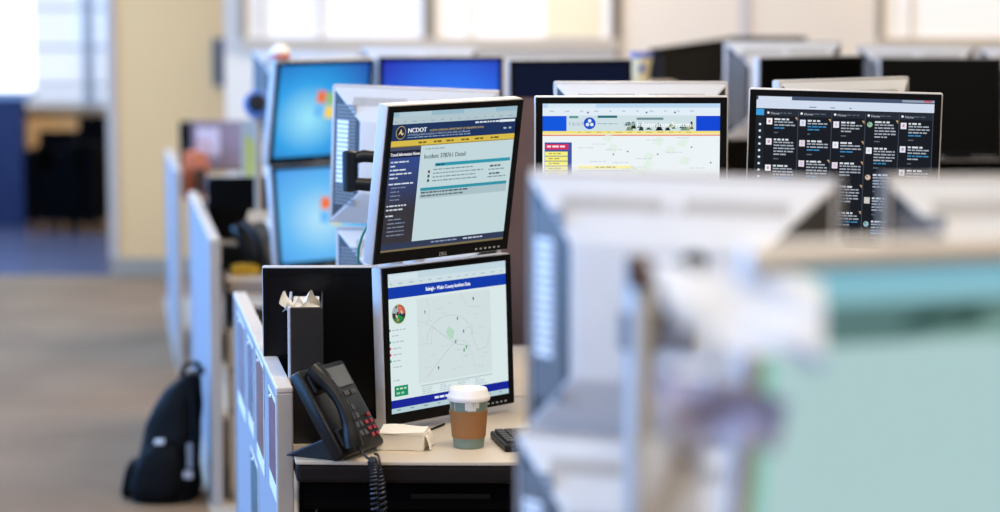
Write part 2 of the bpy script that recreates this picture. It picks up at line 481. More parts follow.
# ---- the pair in focus
tA, sA, mA = monitor('upper monitor showing a dark blue and yellow transport web page', 457.5, 101.5, 4.93, yaw=46.5, tilt=8.5, screen=glow(192, 214, 218))
p = Print(); PG = (192, 214, 218)
p.rect(0, 0, 1, .035, (150, 184, 200)).rect(.05, .004, .3, .035, (176, 200, 212), 2).rect(.56, .004, .82, .035, (170, 198, 210), 2)
p.rect(0, .035, 1, .088, (176, 196, 204)).words(.02, .98, .066, .008, (150, 172, 184), 2, gap=.05)
p.put('browser_bar', sA)
p = Print()
p.rect(0, .088, 1, .205, (24, 48, 92)).rect(0, .205, 1, .248, (214, 186, 74)).rect(0, .244, 1, .25, (150, 120, 50), 2)
p.disc(.075, .147, .0142, (170, 156, 110), 2).disc(.075, .147, .0125, (26, 36, 60), 3)
p.poly([(.055, .165), (.075, .12), (.083, .145), (.072, .15)], (220, 205, 140), 4).poly([(.07, .15), (.1, .15), (.085, .168)], (220, 205, 140), 4)
p.text(.128, .150, 'NCDOT', .0135, (238, 242, 246), 3, squash=1.1, bold=.0005)
p.text(.30, .150, 'NORTH CAROLINA DEPARTMENT OF TRANSPORTATION', .0062, (210, 188, 110), 3)
p.text(.128, .172, 'Connecting people and places in North Carolina safely and efficiently', .0066, (170, 190, 214), 3)
p.words(.13, .7, .182, .007, (140, 164, 196), 3, fill=.9)
p.words(.66, .86, .10, .012, (214, 226, 236), 3).rect(.86, .097, .99, .115, (226, 234, 238), 3)
p.words(.9, .98, .155, .012, (170, 190, 214), 3, gap=.02)
for u in (.22, .34, .44, .56, .67, .8): p.words(u, u + .07, .219, .013, (110, 92, 34), 3)
p.put('page_header', sA)
p = Print()
M_SIDE = bpy.data.materials.new('sidebar_gradient'); M_SIDE.use_nodes = True
nt = M_SIDE.node_tree; bs = nt.nodes['Principled BSDF']; tc = nt.nodes.new('ShaderNodeTexCoord'); sx = nt.nodes.new('ShaderNodeSeparateXYZ')
rp = nt.nodes.new('ShaderNodeValToRGB'); nt.links.new(tc.outputs['Generated'], sx.inputs[0]); nt.links.new(sx.outputs[2], rp.inputs[0])
rp.color_ramp.elements[0].color = (*rgb(34, 35, 48), 1); rp.color_ramp.elements[1].color = (*rgb(26, 62, 132), 1)
rp.color_ramp.elements[0].position = .35; rp.color_ramp.elements[1].position = .85
bs.inputs['Base Color'].default_value = (.004, .004, .004, 1); nt.links.new(rp.outputs[0], bs.inputs['Emission Color']); bs.inputs['Emission Strength'].default_value = 1
p.rect(0, .25, .245, .94, M_SIDE)
p.put('sidebar', sA)
p = Print()
p.rect(0, .25, .245, .275, (70, 76, 96), 2).rect(0, .275, .245, .325, (22, 28, 56), 2)
p.text(.012, .312, 'Travel Information Home', .0095, (236, 240, 246), 3, squash=.86, bold=.0003)
y = .35
for n, (w, bold) in enumerate(((.7, 1), (.2, 1), (.62, 1), (.8, 1), (.3, 1), (0, 0), (.9, 1), (.6, 0), (.35, 0), (.4, 0), (.38, 0), (0, 0), (.72, 1), (.6, 1), (0, 0), (.35, 1), (.55, 0), (.7, 0), (.7, 0), (.7, 0), (.7, 0))):
    if w: p.words(.02 if bold else .04, .23, y, .0105 if bold else .009, (206, 214, 226) if bold else (120, 132, 156), 3, fill=w, wmax=.06)
    y += .0285 if w else .014
p.put('sidebar_links', sA)
p = Print()
p.words(.28, .45, .272, .008, (140, 158, 166)).text(.275, .345, 'Incident 378761 Detail', .0135, (50, 62, 72), 2, bold=.0002)
p.rect(.37, .383, .985, .407, (44, 150, 172)).words(.38, .46, .39, .01, (20, 70, 90), 2)
for i in range(4): p.words(.36, .82, .425 + i * .027, .009, (126, 146, 156), 2, fill=(.7, .9, .75, .8)[i])
p.words(.82, .92, .43, .012, (60, 76, 84)).words(.81, .96, .457, .009, (130, 148, 156)).words(.82, .92, .487, .012, (60, 76, 84)).words(.81, .96, .512, .009, (130, 148, 156))
for i, c in enumerate(((120, 40, 50), (60, 70, 74), (50, 60, 60))): p.rect(.318, .432 + i * .032, .334, .452 + i * .032, c, 2)
p.rect(.272, .556, .975, .578, (44, 146, 166)).rect(.272, .578, .975, .635, (170, 192, 198)).words(.28, .66, .586, .011, (70, 86, 94)).words(.28, .62, .61, .011, (90, 106, 114))
p.rect(0, .94, 1, .985, (44, 56, 84)).rect(0, .985, 1, 1, (120, 108, 80)).words(.4, .62, .955, .01, (140, 154, 180)).words(.66, .82, .955, .01, (200, 208, 220))
p.put('page_body', sA)

tB, sB, mB = monitor('lower monitor showing a white street map page under a blue band', 447, 260, 5.02, yaw=48, tilt=-2.5, roll=.5, screen=glow(216, 231, 232))
p = Print()
p.rect(0, 0, 1, .05, (192, 214, 224)).rect(.02, .01, .25, .05, (210, 226, 232), 2).rect(0, .05, 1, .098, (204, 222, 226)).words(.02, .98, .07, .008, (168, 190, 200), 2, gap=.05)
p.put('browser_bar', sB)
p = Print()
p.rect(0, .098, 1, .18, (8, 56, 168)).text(.5, .152, 'Raleigh - Wake County Incident Data', .0115, (238, 244, 250), 3, 'CENTER', squash=.8, bold=.0004)
p.rect(0, .905, 1, .963, (14, 32, 150)).words(.36, .64, .926, .016, (226, 234, 246), 3).rect(0, .963, 1, 1, (178, 204, 210)).words(.05, .95, .975, .006, (90, 120, 130), 2, gap=.08)
p.put('page_bands', sB)
p = Print()
p.disc(.088, .292, .0215, (196, 190, 150), 1).disc(.088, .292, .0195, (60, 78, 70), 2)
p.disc(.085, .292, .0185, (216, 92, 74), 3, a0=0, a1=95).disc(.085, .292, .0185, (150, 176, 190), 3, a0=95, a1=170).disc(.088, .292, .0185, (44, 52, 60), 3, a0=170, a1=215)
p.disc(.088, .292, .0185, (24, 140, 72), 3, a0=215, a1=325).disc(.09, .292, .0185, (40, 50, 56), 3, a0=325, a1=360)
for k, (v, w) in enumerate(((.40, .9), (.44, .4), (.485, .8), (.53, .6), (.575, .7), (.62, .5), (.665, .6), (.76, .4))):
    p.words(.03, .15, v, .008, (170, 190, 194), 2, fill=w)
    if k in (0, 2, 3, 4, 5): p.rect(.003, v - .006, .018, v + .012, ((60, 150, 110), (60, 150, 110), (60, 150, 110), (200, 60, 80), (200, 60, 80), (60, 150, 110))[k], 2)
p.rect(.035, .805, .145, .88, (22, 140, 92), 2).words(.05, .13, .82, .012, (190, 226, 206), 3, gap=.01).words(.05, .13, .85, .015, (150, 206, 180), 3, gap=.012)
for a in range(14): p.disc(.088 + .017 / SW * math.cos(a * 2.4) * (a % 4 + 1) / 4, .292 + .017 / SH * math.sin(a * 2.4) * (a % 4 + 1) / 4, .003, ((40, 50, 60), (200, 190, 170), (220, 120, 90), (30, 110, 70))[a % 4], 4, 8)
p.put('page_margin', sB)
p = Print()
p.rect(.235, .2, .86, .815, (208, 222, 224), 1)
rd = (190, 204, 208); rr = (190, 194, 197)
p.line([(.3 + .19 * math.cos(R(a)) + .2, .52 - .17 * math.sin(R(a))) for a in range(0, 181, 15)], .0012, rr, 2)
p.line([(.3, .78), (.42, .66), (.52, .57), (.56, .54)], .0015, (198, 192, 188), 2)
p.line([(.36, .42), (.46, .5), (.56, .57), (.68, .6)], .0015, (184, 196, 200), 2)
p.line([(.235, .36), (.3, .38), (.36, .42), (.34, .56)], .0011, rd, 2)
p.line([(.69, .42), (.7, .55), (.74, .64), (.82, .62), (.85, .5)], .0011, rr, 2)
p.line([(.56, .54), (.64, .56), (.7, .7), (.72, .8)], .0011, rd, 2)
p.line([(.31, .2), (.34, .3), (.31, .4)], .0011, rd, 2).line([(.6, .2), (.66, .3), (.78, .33)], .0011, rd, 2)
p.poly([(.47, .47), (.5, .43), (.54, .47), (.53, .53), (.5, .52)], (176, 216, 188), 2)
for u, v, c in ((.57, .38, (60, 130, 100)), (.62, .48, (60, 130, 100)), (.55, .55, (60, 130, 100)), (.62, .62, (40, 140, 80)), (.64, .6, (40, 140, 80)), (.71, .25, (50, 60, 70)), (.4, .72, (80, 110, 110)), (.3, .3, (150, 150, 160))):
    p.poly([(u - .007, v), (u, v + .022), (u + .007, v), (u, v - .012)], c, 3)
for i in range(26):
    u = random.uniform(.25, .8); v = random.uniform(.22, .78); p.words(u, u + .05, v, .005, (192, 206, 210), 2)
p.put('street_map', sB)
p = Print()
p.rect(.25, .828, .86, .838, (186, 202, 206), 1)
for i in range(4):
    for k in range(4): p.words(.26 + k * .15, .26 + k * .15 + .11, .845 + i * .014, .007, (184, 200, 204), 2, fill=random.uniform(.5, 1))
p.put('page_table', sB)

tC, sC, mC = monitor('narrow black upright screen with thin silver rim behind the binder and phone', 320, 266.5, 5.055, yaw=1, front=False, screen=mat('painted_reflection_screen', rgb(6, 6, 8), .32, var=.9, vscale=30, stretch=(.15, 1, 5), spec=.25))  # horizontal streaks paint reflections in the switched-off screen
tC.scale = (.62, 1, 1)
tD, sD, mD = monitor('upper silver monitor back right behind the dark blue web page', 417, 87, 5.72, yaw=180 - 6, roll=-2, grille=True)
tE, sE, mE = monitor('lower silver monitor back above the switched-off black screen', 419, 227, 5.74, yaw=180 - 6)

# ---- white page with blue banner
tF, sF, mF = monitor('monitor facing front with a white web page and bright blue banner blocks', 631.5, 96, 4.92, yaw=1, screen=glow(236, 243, 246))
p = Print()
p.rect(0, 0, 1, .03, (186, 216, 240)).rect(.03, .004, .3, .03, (214, 232, 244), 2).rect(0, .03, 1, .085, (224, 236, 246)).words(.04, .9, .05, .01, (190, 206, 218), 2, gap=.06)
for u in (.25, .58, .74): p.rect(u, .058, u + .01, .07, (90, 120, 140), 3)
p.put('browser_bar', sF)
p = Print()
p.rect(0, .088, .135, .195, (6, 86, 222)).rect(.865, .088, 1, .195, (6, 70, 214)).rect(.135, .085, .865, .195, (206, 224, 228))
p.rect(.31, .085, .42, .102, (40, 110, 120), 2).rect(.15, .088, .2, .104, (90, 150, 150), 2)
p.text(.146, .156, 'T D O T', .0088, (120, 138, 176), 3)
p.disc(.265, .14, .0125, (30, 80, 200), 3, 28)
for a in (90, 210, 330): p.disc(.265 + .0052 / SW * math.cos(R(a)), .14 - .0052 / SH * math.sin(R(a)), .0038, (226, 236, 244), 4, 10)
p.words(.31, .42, .14, .006, (150, 170, 190), 3)
for i in range(26):                                   # the banner's photograph of trees and hills
    u = random.uniform(.44, .84); v = .192 - random.random() ** 2 * .05
    w = random.uniform(.015, .05); h = random.uniform(.012, .035)
    p.poly([(u, v), (u + w, v), (u + w * .7, v - h), (u + w * .25, v - h * .8)], random.choice(((24, 40, 40), (70, 96, 92), (110, 140, 130), (170, 176, 110), (14, 22, 26))), 2)
p.rect(.53, .1, .68, .116, (110, 140, 150), 3)
p.text(.45, .158, 'SmartWay', .0125, (190, 214, 220), 4).text(.53, .165, 'Information System', .0145, (246, 250, 252), 5, bold=.0004)
p.put('page_banner', sF)
p = Print()
p.rect(0, .195, 1, .212, (244, 226, 120)).rect(0, .212, 1, .221, (240, 236, 190)).rect(0, .221, 1, .229, (232, 120, 90))
p.words(.2, .84, .2, .007, (200, 186, 110), 2, gap=.03)
p.rect(.012, .275, .165, .62, (64, 84, 160)).rect(.018, .287, .145, .325, (220, 40, 90), 2).words(.025, .14, .297, .014, (250, 220, 230), 3)
for i in range(8):
    p.rect(.014, .34 + i * .035, .142, .37 + i * .035, (244, 240, 130), 2); p.words(.035, .12, .35 + i * .035, .009, (180, 170, 70), 3, fill=.8)
p.rect(.2, .44, .5, .463, (246, 242, 150), 1).words(.3, .42, .447, .009, (180, 170, 90), 2).rect(.2, .474, .5, .48, (190, 200, 214), 1)
p.put('page_sidebar', sF)
p = Print()
for i in range(16):
    u = random.uniform(.2, .85); v = random.uniform(.25, .7)
    p.poly([(u, v), (u + .05, v + .02), (u + .07, v - .03), (u + .03, v - .05)], (226, 240, 232), 1)
for i in range(22):
    u = random.uniform(.2, .9); v = random.uniform(.24, .8); p.words(u, min(u + .09, .99), v, .005, (200, 212, 222), 2)
for u, v in ((.4, .36), (.48, .34), (.65, .36), (.84, .31), (.95, .42)): p.disc(u, v, .002, (130, 150, 180), 3, 8)
p.put('area_map', sF)

# ---- dark feed page
tH, sH, mH = monitor('monitor filled with dark columns of small posts and avatars', 845.5, 90.5, 4.97, yaw=-9, roll=1.2, screen=glow(18, 22, 31))
p = Print()
p.rect(0, 0, 1, .028, (70, 84, 110)).rect(.01, .004, .2, .028, (214, 224, 240), 2).rect(.82, .004, 1, .02, (150, 160, 180), 2).rect(.94, .004, .985, .016, (200, 90, 100), 3).rect(0, .028, 1, .09, (208, 220, 238)).words(.3, .6, .07, .008, (130, 150, 180), 2, gap=.08)
p.put('browser_bar', sH)
p = Print()
p.rect(0, .09, .048, 1, (26, 32, 42)).rect(0, .095, .045, .14, (58, 158, 220), 2)
for i in range(16): p.disc(.024, .205 + i * .047, .0026, (220, 228, 236), 2, 10)
p.put('icon_column', sH)
for k in range(5):
    p = Print(); u0 = .055 + k * .189; u1 = u0 + .18
    p.rect(u0, .095, u1, .145, (34, 40, 52)).rect(u1 + .002, .1, u1 + .007, 1, (58, 66, 80))
    p.disc(u0 + .014, .121, .0026, (236, 240, 244), 2, 8).text(u0 + .028, .132, 'Home', .0072, (200, 206, 214), 2).words(u0 + .08, u1 - .03, .118, .008, (90, 100, 116), 2)
    v = .16 + .005 * (k % 3); j = 0
    while v < .95:
        n = random.choice((4, 5, 5, 6))
        av = random.choice(((232, 228, 240), (240, 240, 246), (222, 226, 240), (228, 214, 224)))
        if k == 3: av = ((150, 190, 160), (236, 236, 240), (214, 180, 170), (206, 200, 190), (150, 180, 200))[j % 5]
        if k == 3 and j % 2 == 0: p.disc(u0 + .022, v + .025, .0058, av, 2, 12).rect(u0 + .012, v + .012, u0 + .022, v + .026, (90, 150, 100), 3)
        else: p.rect(u0 + .006, v, u0 + .038, v + .045, av, 2).rect(u0 + .016, v + .012, u0 + .028, v + .032, ((200, 150, 170) if k in (0, 4) else (196, 204, 230)), 3)
        if random.random() < .4: p.poly([(u1 - .014, v - .01), (u1, v - .01), (u1, v + .014)], (190, 160, 120), 3)
        p.words(u0 + .05, u1 - .02, v, .0125, (216, 222, 230), 2, fill=.75)
        for q in range(1, n):
            c = (60, 136, 186) if (q >= n - 2 and random.random() < .35) else (168, 176, 188)
            p.words(u0 + .05, u1 - .012, v + q * .0215, .0095, c, 2, fill=1 if q < n - 1 else .6, gap=.005)
        p.words(u0 + .05, u0 + .08, v + n * .0215 + .012, .008, (96, 104, 118), 2)
        v += n * .0215 + .06; j += 1
    p.put('post_column', sH)

tG, sG, mG = monitor('silver monitor back peeking above the blue banner page', 640.5, 81, 5.5, yaw=180)
tI, sI, mI = monitor('silver monitor back peeking above the dark feed page', 838, 78, 5.6, yaw=180 + 33)

# ---- blue desktops of the row behind
def wallpaper(name, cu, cv, hi, mid, lo):
    m = bpy.data.materials.new(name); m.use_nodes = True; nt = m.node_tree; b = nt.nodes['Principled BSDF']
    tc = nt.nodes.new('ShaderNodeTexCoord'); mp = nt.nodes.new('ShaderNodeMapping')
    mp.inputs['Location'].default_value = (-cu, 0, -cv); mp.inputs['Scale'].default_value = (1, 0, 1)
    nt.links.new(tc.outputs['Generated'], mp.inputs['Vector'])
    ln = nt.nodes.new('ShaderNodeVectorMath'); ln.operation = 'LENGTH'; nt.links.new(mp.outputs[0], ln.inputs[0])
    r = nt.nodes.new('ShaderNodeValToRGB'); nt.links.new(ln.outputs['Value'], r.inputs[0])
    r.color_ramp.elements[0].color = (*hi, 1); r.color_ramp.elements[0].position = .04
    r.color_ramp.elements[1].color = (*lo, 1); r.color_ramp.elements[1].position = .85
    e = r.color_ramp.elements.new(.38); e.color = (*mid, 1)
    nt.links.new(r.outputs[0], b.inputs['Emission Color']); b.inputs['Emission Strength'].default_value = 1.0
    b.inputs['Base Color'].default_value = (.004, .004, .004, 1); b.inputs['Roughness'].default_value = .4
    return m
WP = wallpaper('blue_desktop', .36, .42, rgb(150, 226, 250), rgb(40, 160, 232), rgb(6, 70, 170))
WP2 = wallpaper('pale_desktop', .45, .45, rgb(176, 226, 250), rgb(98, 186, 244), rgb(40, 130, 226))
WP3 = wallpaper('deep_desktop', .6, .35, rgb(120, 190, 250), rgb(24, 110, 240), rgb(4, 34, 178))
def flag(scr, cu, cv):
    p = Print()
    for du, dv, c in ((-.10, -.12, (240, 120, 60)), (.015, -.10, (150, 200, 80)), (-.12, .03, (110, 190, 250)), (.0, .05, (250, 214, 80))):
        p.poly([(cu + du, cv + dv + .11), (cu + du + .1, cv + dv + .13), (cu + du + .115, cv + dv), (cu + du + .015, cv + dv - .02)], c, 1)
    p.put('desktop_emblem', scr)
tJ, sJ, mJ = monitor('tilted upper monitor with bright blue desktop, ornament ball on its corner', 326, 59.5, 7.5, yaw=44, tilt=8.5, screen=WP)
flag(sJ, .53, .42)
tK, sK, mK = monitor('lower monitor with pale blue desktop left of the silver monitor backs', 322, 163, 7.56, yaw=40, tilt=-6, screen=WP2)
flag(sK, .55, .45)
tL, sL, mL = monitor('monitor with deep blue desktop above the dark blue web page', 441, 56, 7.5, yaw=8, screen=WP3)
tM, sM, mM = monitor('monitor with dark navy screen above the blue banner page', 571, 59, 7.45, yaw=14, screen=M_OFFBLUE)
tN, sN, mN = monitor('pale monitor back behind the bright blue desktop', 308, 50, 8.55, yaw=180 - 6)
tN2, sN2, mN2 = monitor('pale monitor back behind the deep blue desktop', 420, 46, 8.2, yaw=180)
tO, sO, mO = monitor('silver monitor back in front of the black partition', 782, 41, 8.15, yaw=180 + 4, roll=0)
tP_, sP_, mP_ = monitor('black-screened monitor just left of the far wall corner, above the feed page', 812, 56, 7.5, yaw=28)
tQ, sQ, mQ = monitor('silver monitor back behind the widest black screen', 915, 45, 8.2, yaw=180)
tR, sR, mR = monitor('black-screened monitor at the right edge above the feed page', 941, 57.5, 7.7, yaw=3, tilt=-8)
tS, sS, mS = monitor('silver monitor back cut off by the right edge, far row', 1036, 46, 8.2, yaw=180)
tT, sT, mT = monitor('lower black-screened monitor under the right edge screen', 946, 157, 7.88, yaw=3)

# ---- blurred monitors nearest the camera
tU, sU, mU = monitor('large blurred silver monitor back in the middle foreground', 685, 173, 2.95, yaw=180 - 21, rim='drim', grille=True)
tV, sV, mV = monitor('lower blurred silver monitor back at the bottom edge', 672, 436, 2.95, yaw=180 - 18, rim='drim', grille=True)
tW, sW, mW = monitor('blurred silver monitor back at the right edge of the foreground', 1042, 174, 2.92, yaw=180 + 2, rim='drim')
tX, sX, mX = monitor('foremost blurred monitor with pale green screen and sand bezel', 958, 244, 2.13, yaw=17, tilt=9, screen=glow(174, 204, 205), bez='sbezel')
p = Print()
p.rect(0, 0, 1, .012, (40, 70, 120)).rect(0, .012, 1, .075, (128, 186, 204)).rect(0, .07, 1, .125, (140, 192, 204))
p.rect(0, .125, 1, .255, (88, 122, 120))
for i in range(14):
    u = random.uniform(0, .9); v = random.uniform(.18, .25); p.poly([(u, v), (u + .1, v), (u + .13, v - .04), (u + .05, v - .05)], random.choice(((46, 74, 70), (104, 136, 126), (150, 184, 176), (60, 88, 80))), 2)
p.poly([(.35, .255), (.6, .255), (1, .17), (1, .14)], (130, 168, 160), 3)
p.rect(0, .255, .035, 1, (130, 196, 182))
for i in range(16): p.words(.12, .95, .3 + i * .043, .008, (160, 194, 192), 2, fill=random.uniform(.6, 1))
p.put('page_picture', sX)

# ================================================================== desks, panels and cabinets
DZ = .73
def desk(label, pts, zt=DZ, legs=(), edge_m=M_DESKEDGE):
    cx = sum(a for a, b in pts) / len(pts); cy = sum(b for a, b in pts) / len(pts)
    t = thing('desk', label, 'desk', (cx, cy, 0), 0, 'cubicle desks')
    loc = [(a - cx, b - cy) for a, b in pts]
    MB().prism(loc, zt - .008, zt, M_DESK).build('desk_top', t, bevel=.002)
    n = Vector((0, 0)); sh = [(a * .998, b * .998) for a, b in loc]
    MB().prism(sh, zt - .045, zt - .008, edge_m).build('edge_band', t, bevel=.008)
    for lx, ly in legs:
        MB().box((lx - cx - .025, ly - cy - .025, .004), (lx - cx + .025, ly - cy + .025, zt - .045), M_BLACKP).build('leg', t, bevel=.004)
    return t
def front_curve(x0, x1, y, bow, n=10):
    return [(x0 + (x1 - x0) * i / n, y - bow * math.sin(math.pi * i / n)) for i in range(n + 1)]
yd = G(400, 462, DZ).y + .012
x_l = -.408
d1 = desk('beige-topped desk with dark edge carrying the phone and coffee cup', front_curve(x_l, .52, yd, .012) + [(.62, yd + .05), (2.4, yd + .05), (2.4, 5.33), (panel_x(5.33) + .035, 5.33)], legs=((2.3, 4.8), (2.3, 5.2), (x_l + .05, 5.2)))
d2 = desk('beige desk backing onto the coffee cup desk', [(panel_x(5.35) + .035, 5.35), (2.4, 5.35), (2.4, 6.1), (panel_x(6.1) + .035, 6.1)], legs=((2.3, 6.0), (-.5, 6.0), (2.3, 5.45)))
d3 = desk('cluttered beige desk behind the black backpack', [(panel_x(7.46) + .04, 7.46), (3.0, 7.46), (3.0, 8.2), (panel_x(8.2) + .04, 8.2)], edge_m=mat('tan_edge', rgb(150, 132, 116), .5, var=.05), legs=((2.9, 7.6), (2.9, 8.1), (0, 7.6)))
d4 = desk('beige desk in front of the far beige desk', [(panel_x(8.22) + .04, 8.22), (3.0, 8.22), (3.0, 9.0), (panel_x(9.0) + .04, 9.0)], legs=((2.9, 8.9), (0, 8.9), (-1.0, 8.9)))
d5 = desk('far desk holding the mauve picture board and orange bag', [(panel_x(10.2) + .04, 10.2), (.3, 10.2), (.3, 11.2), (panel_x(11.2) + .04, 11.2)], legs=((.2, 10.3), (.2, 11.1), (-1.4, 11.1), (-1.2, 10.3)))
d0 = desk('foreground desk below the frame under the blurred monitors', [(.02, 1.95), (1.9, 1.95), (1.9, 3.4), (.02, 3.4)], legs=((.1, 2.05), (1.8, 2.05), (.1, 3.3), (1.8, 3.3)))
# black sheet and drawer added for the shade under the desk in focus
mo = thing('shade_sheet', 'added black sheet standing in for the shade under the coffee cup desk', 'panel', (0, 4.9, 0))
MB().box((x_l + .02, -.01, .05), (1.2, .012, DZ - .046), mat('kneehole_shade_black', rgb(7, 6, 6), .8, var=.1, spec=.05)).build('sheet', mo)
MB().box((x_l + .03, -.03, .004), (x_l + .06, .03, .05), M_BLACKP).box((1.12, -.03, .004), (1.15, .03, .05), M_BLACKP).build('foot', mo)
dr = thing('added_drawer', 'shallow black drawer added in the dark space under the coffee cup desk', 'drawer', (-.1, 4.7, DZ - .046))
MB().box((-.3, -.02, -.07), (.3, .15, 0), mat('kneehole_shade_black', rgb(12, 11, 12), .7)).build('drawer_box', dr, bevel=.004)
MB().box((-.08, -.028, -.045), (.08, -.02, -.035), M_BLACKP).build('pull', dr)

def cub_panel(label, ya, yb, zt, dx=0.0, sections=1, name='cubicle_panel'):
    a = Vector((panel_x(ya) + dx, ya, 0)); b = Vector((panel_x(yb) + dx, yb, 0)); L = (b - a).length
    ang = math.atan2(b.y - a.y, b.x - a.x)
    t = thing(name, label, 'partition', a, ang, 'low cubicle panels')
    th = .017
    MB().box((0, -th, 0), (.028, th, zt - .012), M_POST).build('end_post', t, bevel=.003)
    for k in range(sections):
        s0 = .028 + (L - .056) * k / sections; s1 = .028 + (L - .056) * (k + 1) / sections
        MB().box((s0 + .002, -th + .004, .1), (s1 - .002, th - .004, zt - .012), M_PANEL).build('fabric_panel', t)
        MB().box((s0 - (.028 if k == 0 else -.003), -th, zt - .012), (s1 - .003, th, zt), M_CAP).build('top_cap', t, bevel=.003)
    MB().box((.028, -th, .004), (L - .028, th, .1), M_POST).build('base_rail', t)
    MB().box((L - .028, -th, 0.004), (L, th, zt), M_POST).build('end_post', t)
    return t, ang, a
pan1, ang1, o1 = cub_panel('low partition with pinned photographs left of the desk phone', 4.66, 6.12, .87, sections=2)
pan2, ang2, o2 = cub_panel('low partition with the black backpack against it', 7.40, 9.05, .87)
pan3, ang3, o3 = cub_panel('farthest low partition in front of the cream wall', 10.1, 11.3, .87, dx=-.02)

# photographs pinned on the aisle face of the nearest partition
M_PH = [mat('photo_print_%d' % i, c, .5, var=.6, vscale=18) for i, c in enumerate((rgb(112, 70, 84), rgb(120, 78, 70), rgb(66, 96, 104), rgb(104, 100, 116), rgb(120, 110, 122), rgb(150, 120, 110)))]
dir1 = Vector((math.cos(ang1), math.sin(ang1), 0)); nrm1 = Vector((-dir1.y, dir1.x, 0))
def pinned(label, s, z0, z1, ln, k, marg=.02):
    base = o1 + dir1 * s + nrm1 * .0135
    t = thing('photo_print', label, 'photo', (base.x, base.y, z0), ang1, 'prints pinned on the near partition')
    MB().box((0, 0, 0), (ln, .0012, z1 - z0), M_WHITE).build('paper', t)
    MB().box((marg * .6, .0012, marg * 1.9), (ln - marg * .6, .002, z1 - z0 - marg * .5), M_PH[k]).build('picture', t)
    MB().lathe([(.004, 0), (.005, .003), (.002, .007)], mat('pin_white', rgb(230, 230, 235), .4, var=.02), 8, T=Matrix.Translation((ln / 2, .001, z1 - z0 - .008)) @ Matrix.Rotation(R(-90), 4, 'X')).build('push_pin', t)
pinned('wine red print pinned nearest the partition end post', .05, .62, .835, .2, 0)
pinned('brown group photo pinned second from the end post', .40, .60, .85, .24, 1)
pinned('teal print pinned low under the other partition photos', .62, .38, .58, .26, 2)
pinned('grey print pinned third along the partition', .74, .62, .84, .2, 3)
pinned('mauve print pinned farthest along the partition', 1.05, .6, .84, .3, 4)

ped = thing('drawer_pedestal', 'taupe drawer pedestal beside the backpack partition', 'cabinet', (panel_x(7.55) + .25, 7.75, .004))
MB().box((-.2, -.26, 0), (.2, .26, .56), M_PED).build('body', ped, bevel=.004)
for z0, z1 in ((.03, .29), (.3, .42), (.43, .55)):
    d = MB().box((-.195, -.275, z0), (.195, -.26, z1), M_PED).build('drawer', ped, bevel=.003)
    MB().box((-.07, -.287, z1 - .045), (.07, -.275, z1 - .03), M_STEEL).build('handle', d)

# ================================================================== monitor mounts
def mount(label, x, y, mons, top, base=DZ):
    t = thing('monitor_stand', label, 'monitor stand', (x, y, base), 0, 'monitor poles')
    MB().lathe([(.055, .0), (.055, .008), (.03, .016), (.024, .03)], M_BLACKP, 24).build('base', t, smooth=True)
    MB().lathe([(.019, .02), (.019, top - base)], M_STEEL, 16).build('pole', t, smooth=True)
    for ob, mw in mons:
        c = mw @ Vector((0, TH + BD + .001, H * .5)); n = (mw.to_3x3() @ Vector((0, 1, 0))).normalized()
        q = c + n * .028
        z = min(c.z, top - .02); loc = Vector((x, y, base))
        T = Matrix.Translation(-loc)
        arm = MB()
        arm.tube([Vector((x, y, z)), Vector((q.x, q.y, z)) * .5 + Vector((x, y, z)) * .5 + Vector((0, 0, .004)), q], [.017, .015, .014], M_BLACKP, 10, T)
        arm.lathe([(.026, -.022), (.026, .022)], M_PLATE, 16, Matrix.Translation(Vector((x, y, z)) - loc))
        a = arm.build('arm', t, smooth=True)
        v = MB(); rot = mw.to_3x3().to_4x4()
        v.box((-.04, .001, -.04), (.04, .006, .04), M_PLATE, Matrix.Translation(c - loc) @ rot)
        v.tube([c + n * .004 - loc, q - loc], .014, M_BLACKP, 10)
        v.build('mounting_plate', a)
    return t
def back(mw): return mw @ Vector((0, TH + BD, H / 2))
xp, yp = -.17, 5.2
mount('pole stand with black arms between the in-focus screens', -.235, 5.175, [(tA, mA), (tB, mB)], 1.40)
cD = back(mD); mount('pole stand for the silver monitor backs behind the web page', cD.x + .02, 5.5, [(tD, mD), (tE, mE)], 1.32)
for nm, a in (('pole stand behind the blue banner page', [(tF, mF), (tG, mG)]), ('pole stand behind the dark feed page', [(tH, mH), (tI, mI)])):
    c0, c1 = back(a[0][1]), back(a[1][1]); mount(nm, (c0.x + c1.x) / 2 + .0, (c0.y + c1.y) / 2, a, 1.36)
for nm, a in (('pole stand behind the two bright blue desktops', [(tJ, mJ), (tK, mK)]), ('pole stand behind the deep blue desktop', [(tL, mL), (tN2, mN2)]), ('pole stand behind the dark navy screen', [(tM, mM)]), ('pole stand of the pale monitor back', [(tN, mN)]),
              ('pole stand between black screen and far silver back', [(tP_, mP_), (tO, mO)]), ('pole stand at the far right screens', [(tR, mR), (tQ, mQ), (tT, mT)]), ('pole stand cut off by the right edge', [(tS, mS)])):
    c = sum((back(m) for o, m in a), Vector()) / len(a)
    n = (a[0][1].to_3x3() @ Vector((0, 1, 0))); off = n * .09 if len(a) == 1 or a[0][0] is tJ else (Vector((0, .075, 0)) if a[0][0] is tR else Vector())
    mount(nm, c.x + off.x, c.y + off.y, a, 1.38)
cU = back(mU)
mount('blurred pole stand in front of the foreground monitor backs', P(640, 300, 2.74).x, 2.74, [(tU, mU), (tV, mV)], 1.36)
cW = back(mW); mount('pole stand behind the right foreground monitor back', cW.x + .05, cW.y - .12, [(tW, mW), (tX, mX)], 1.36)

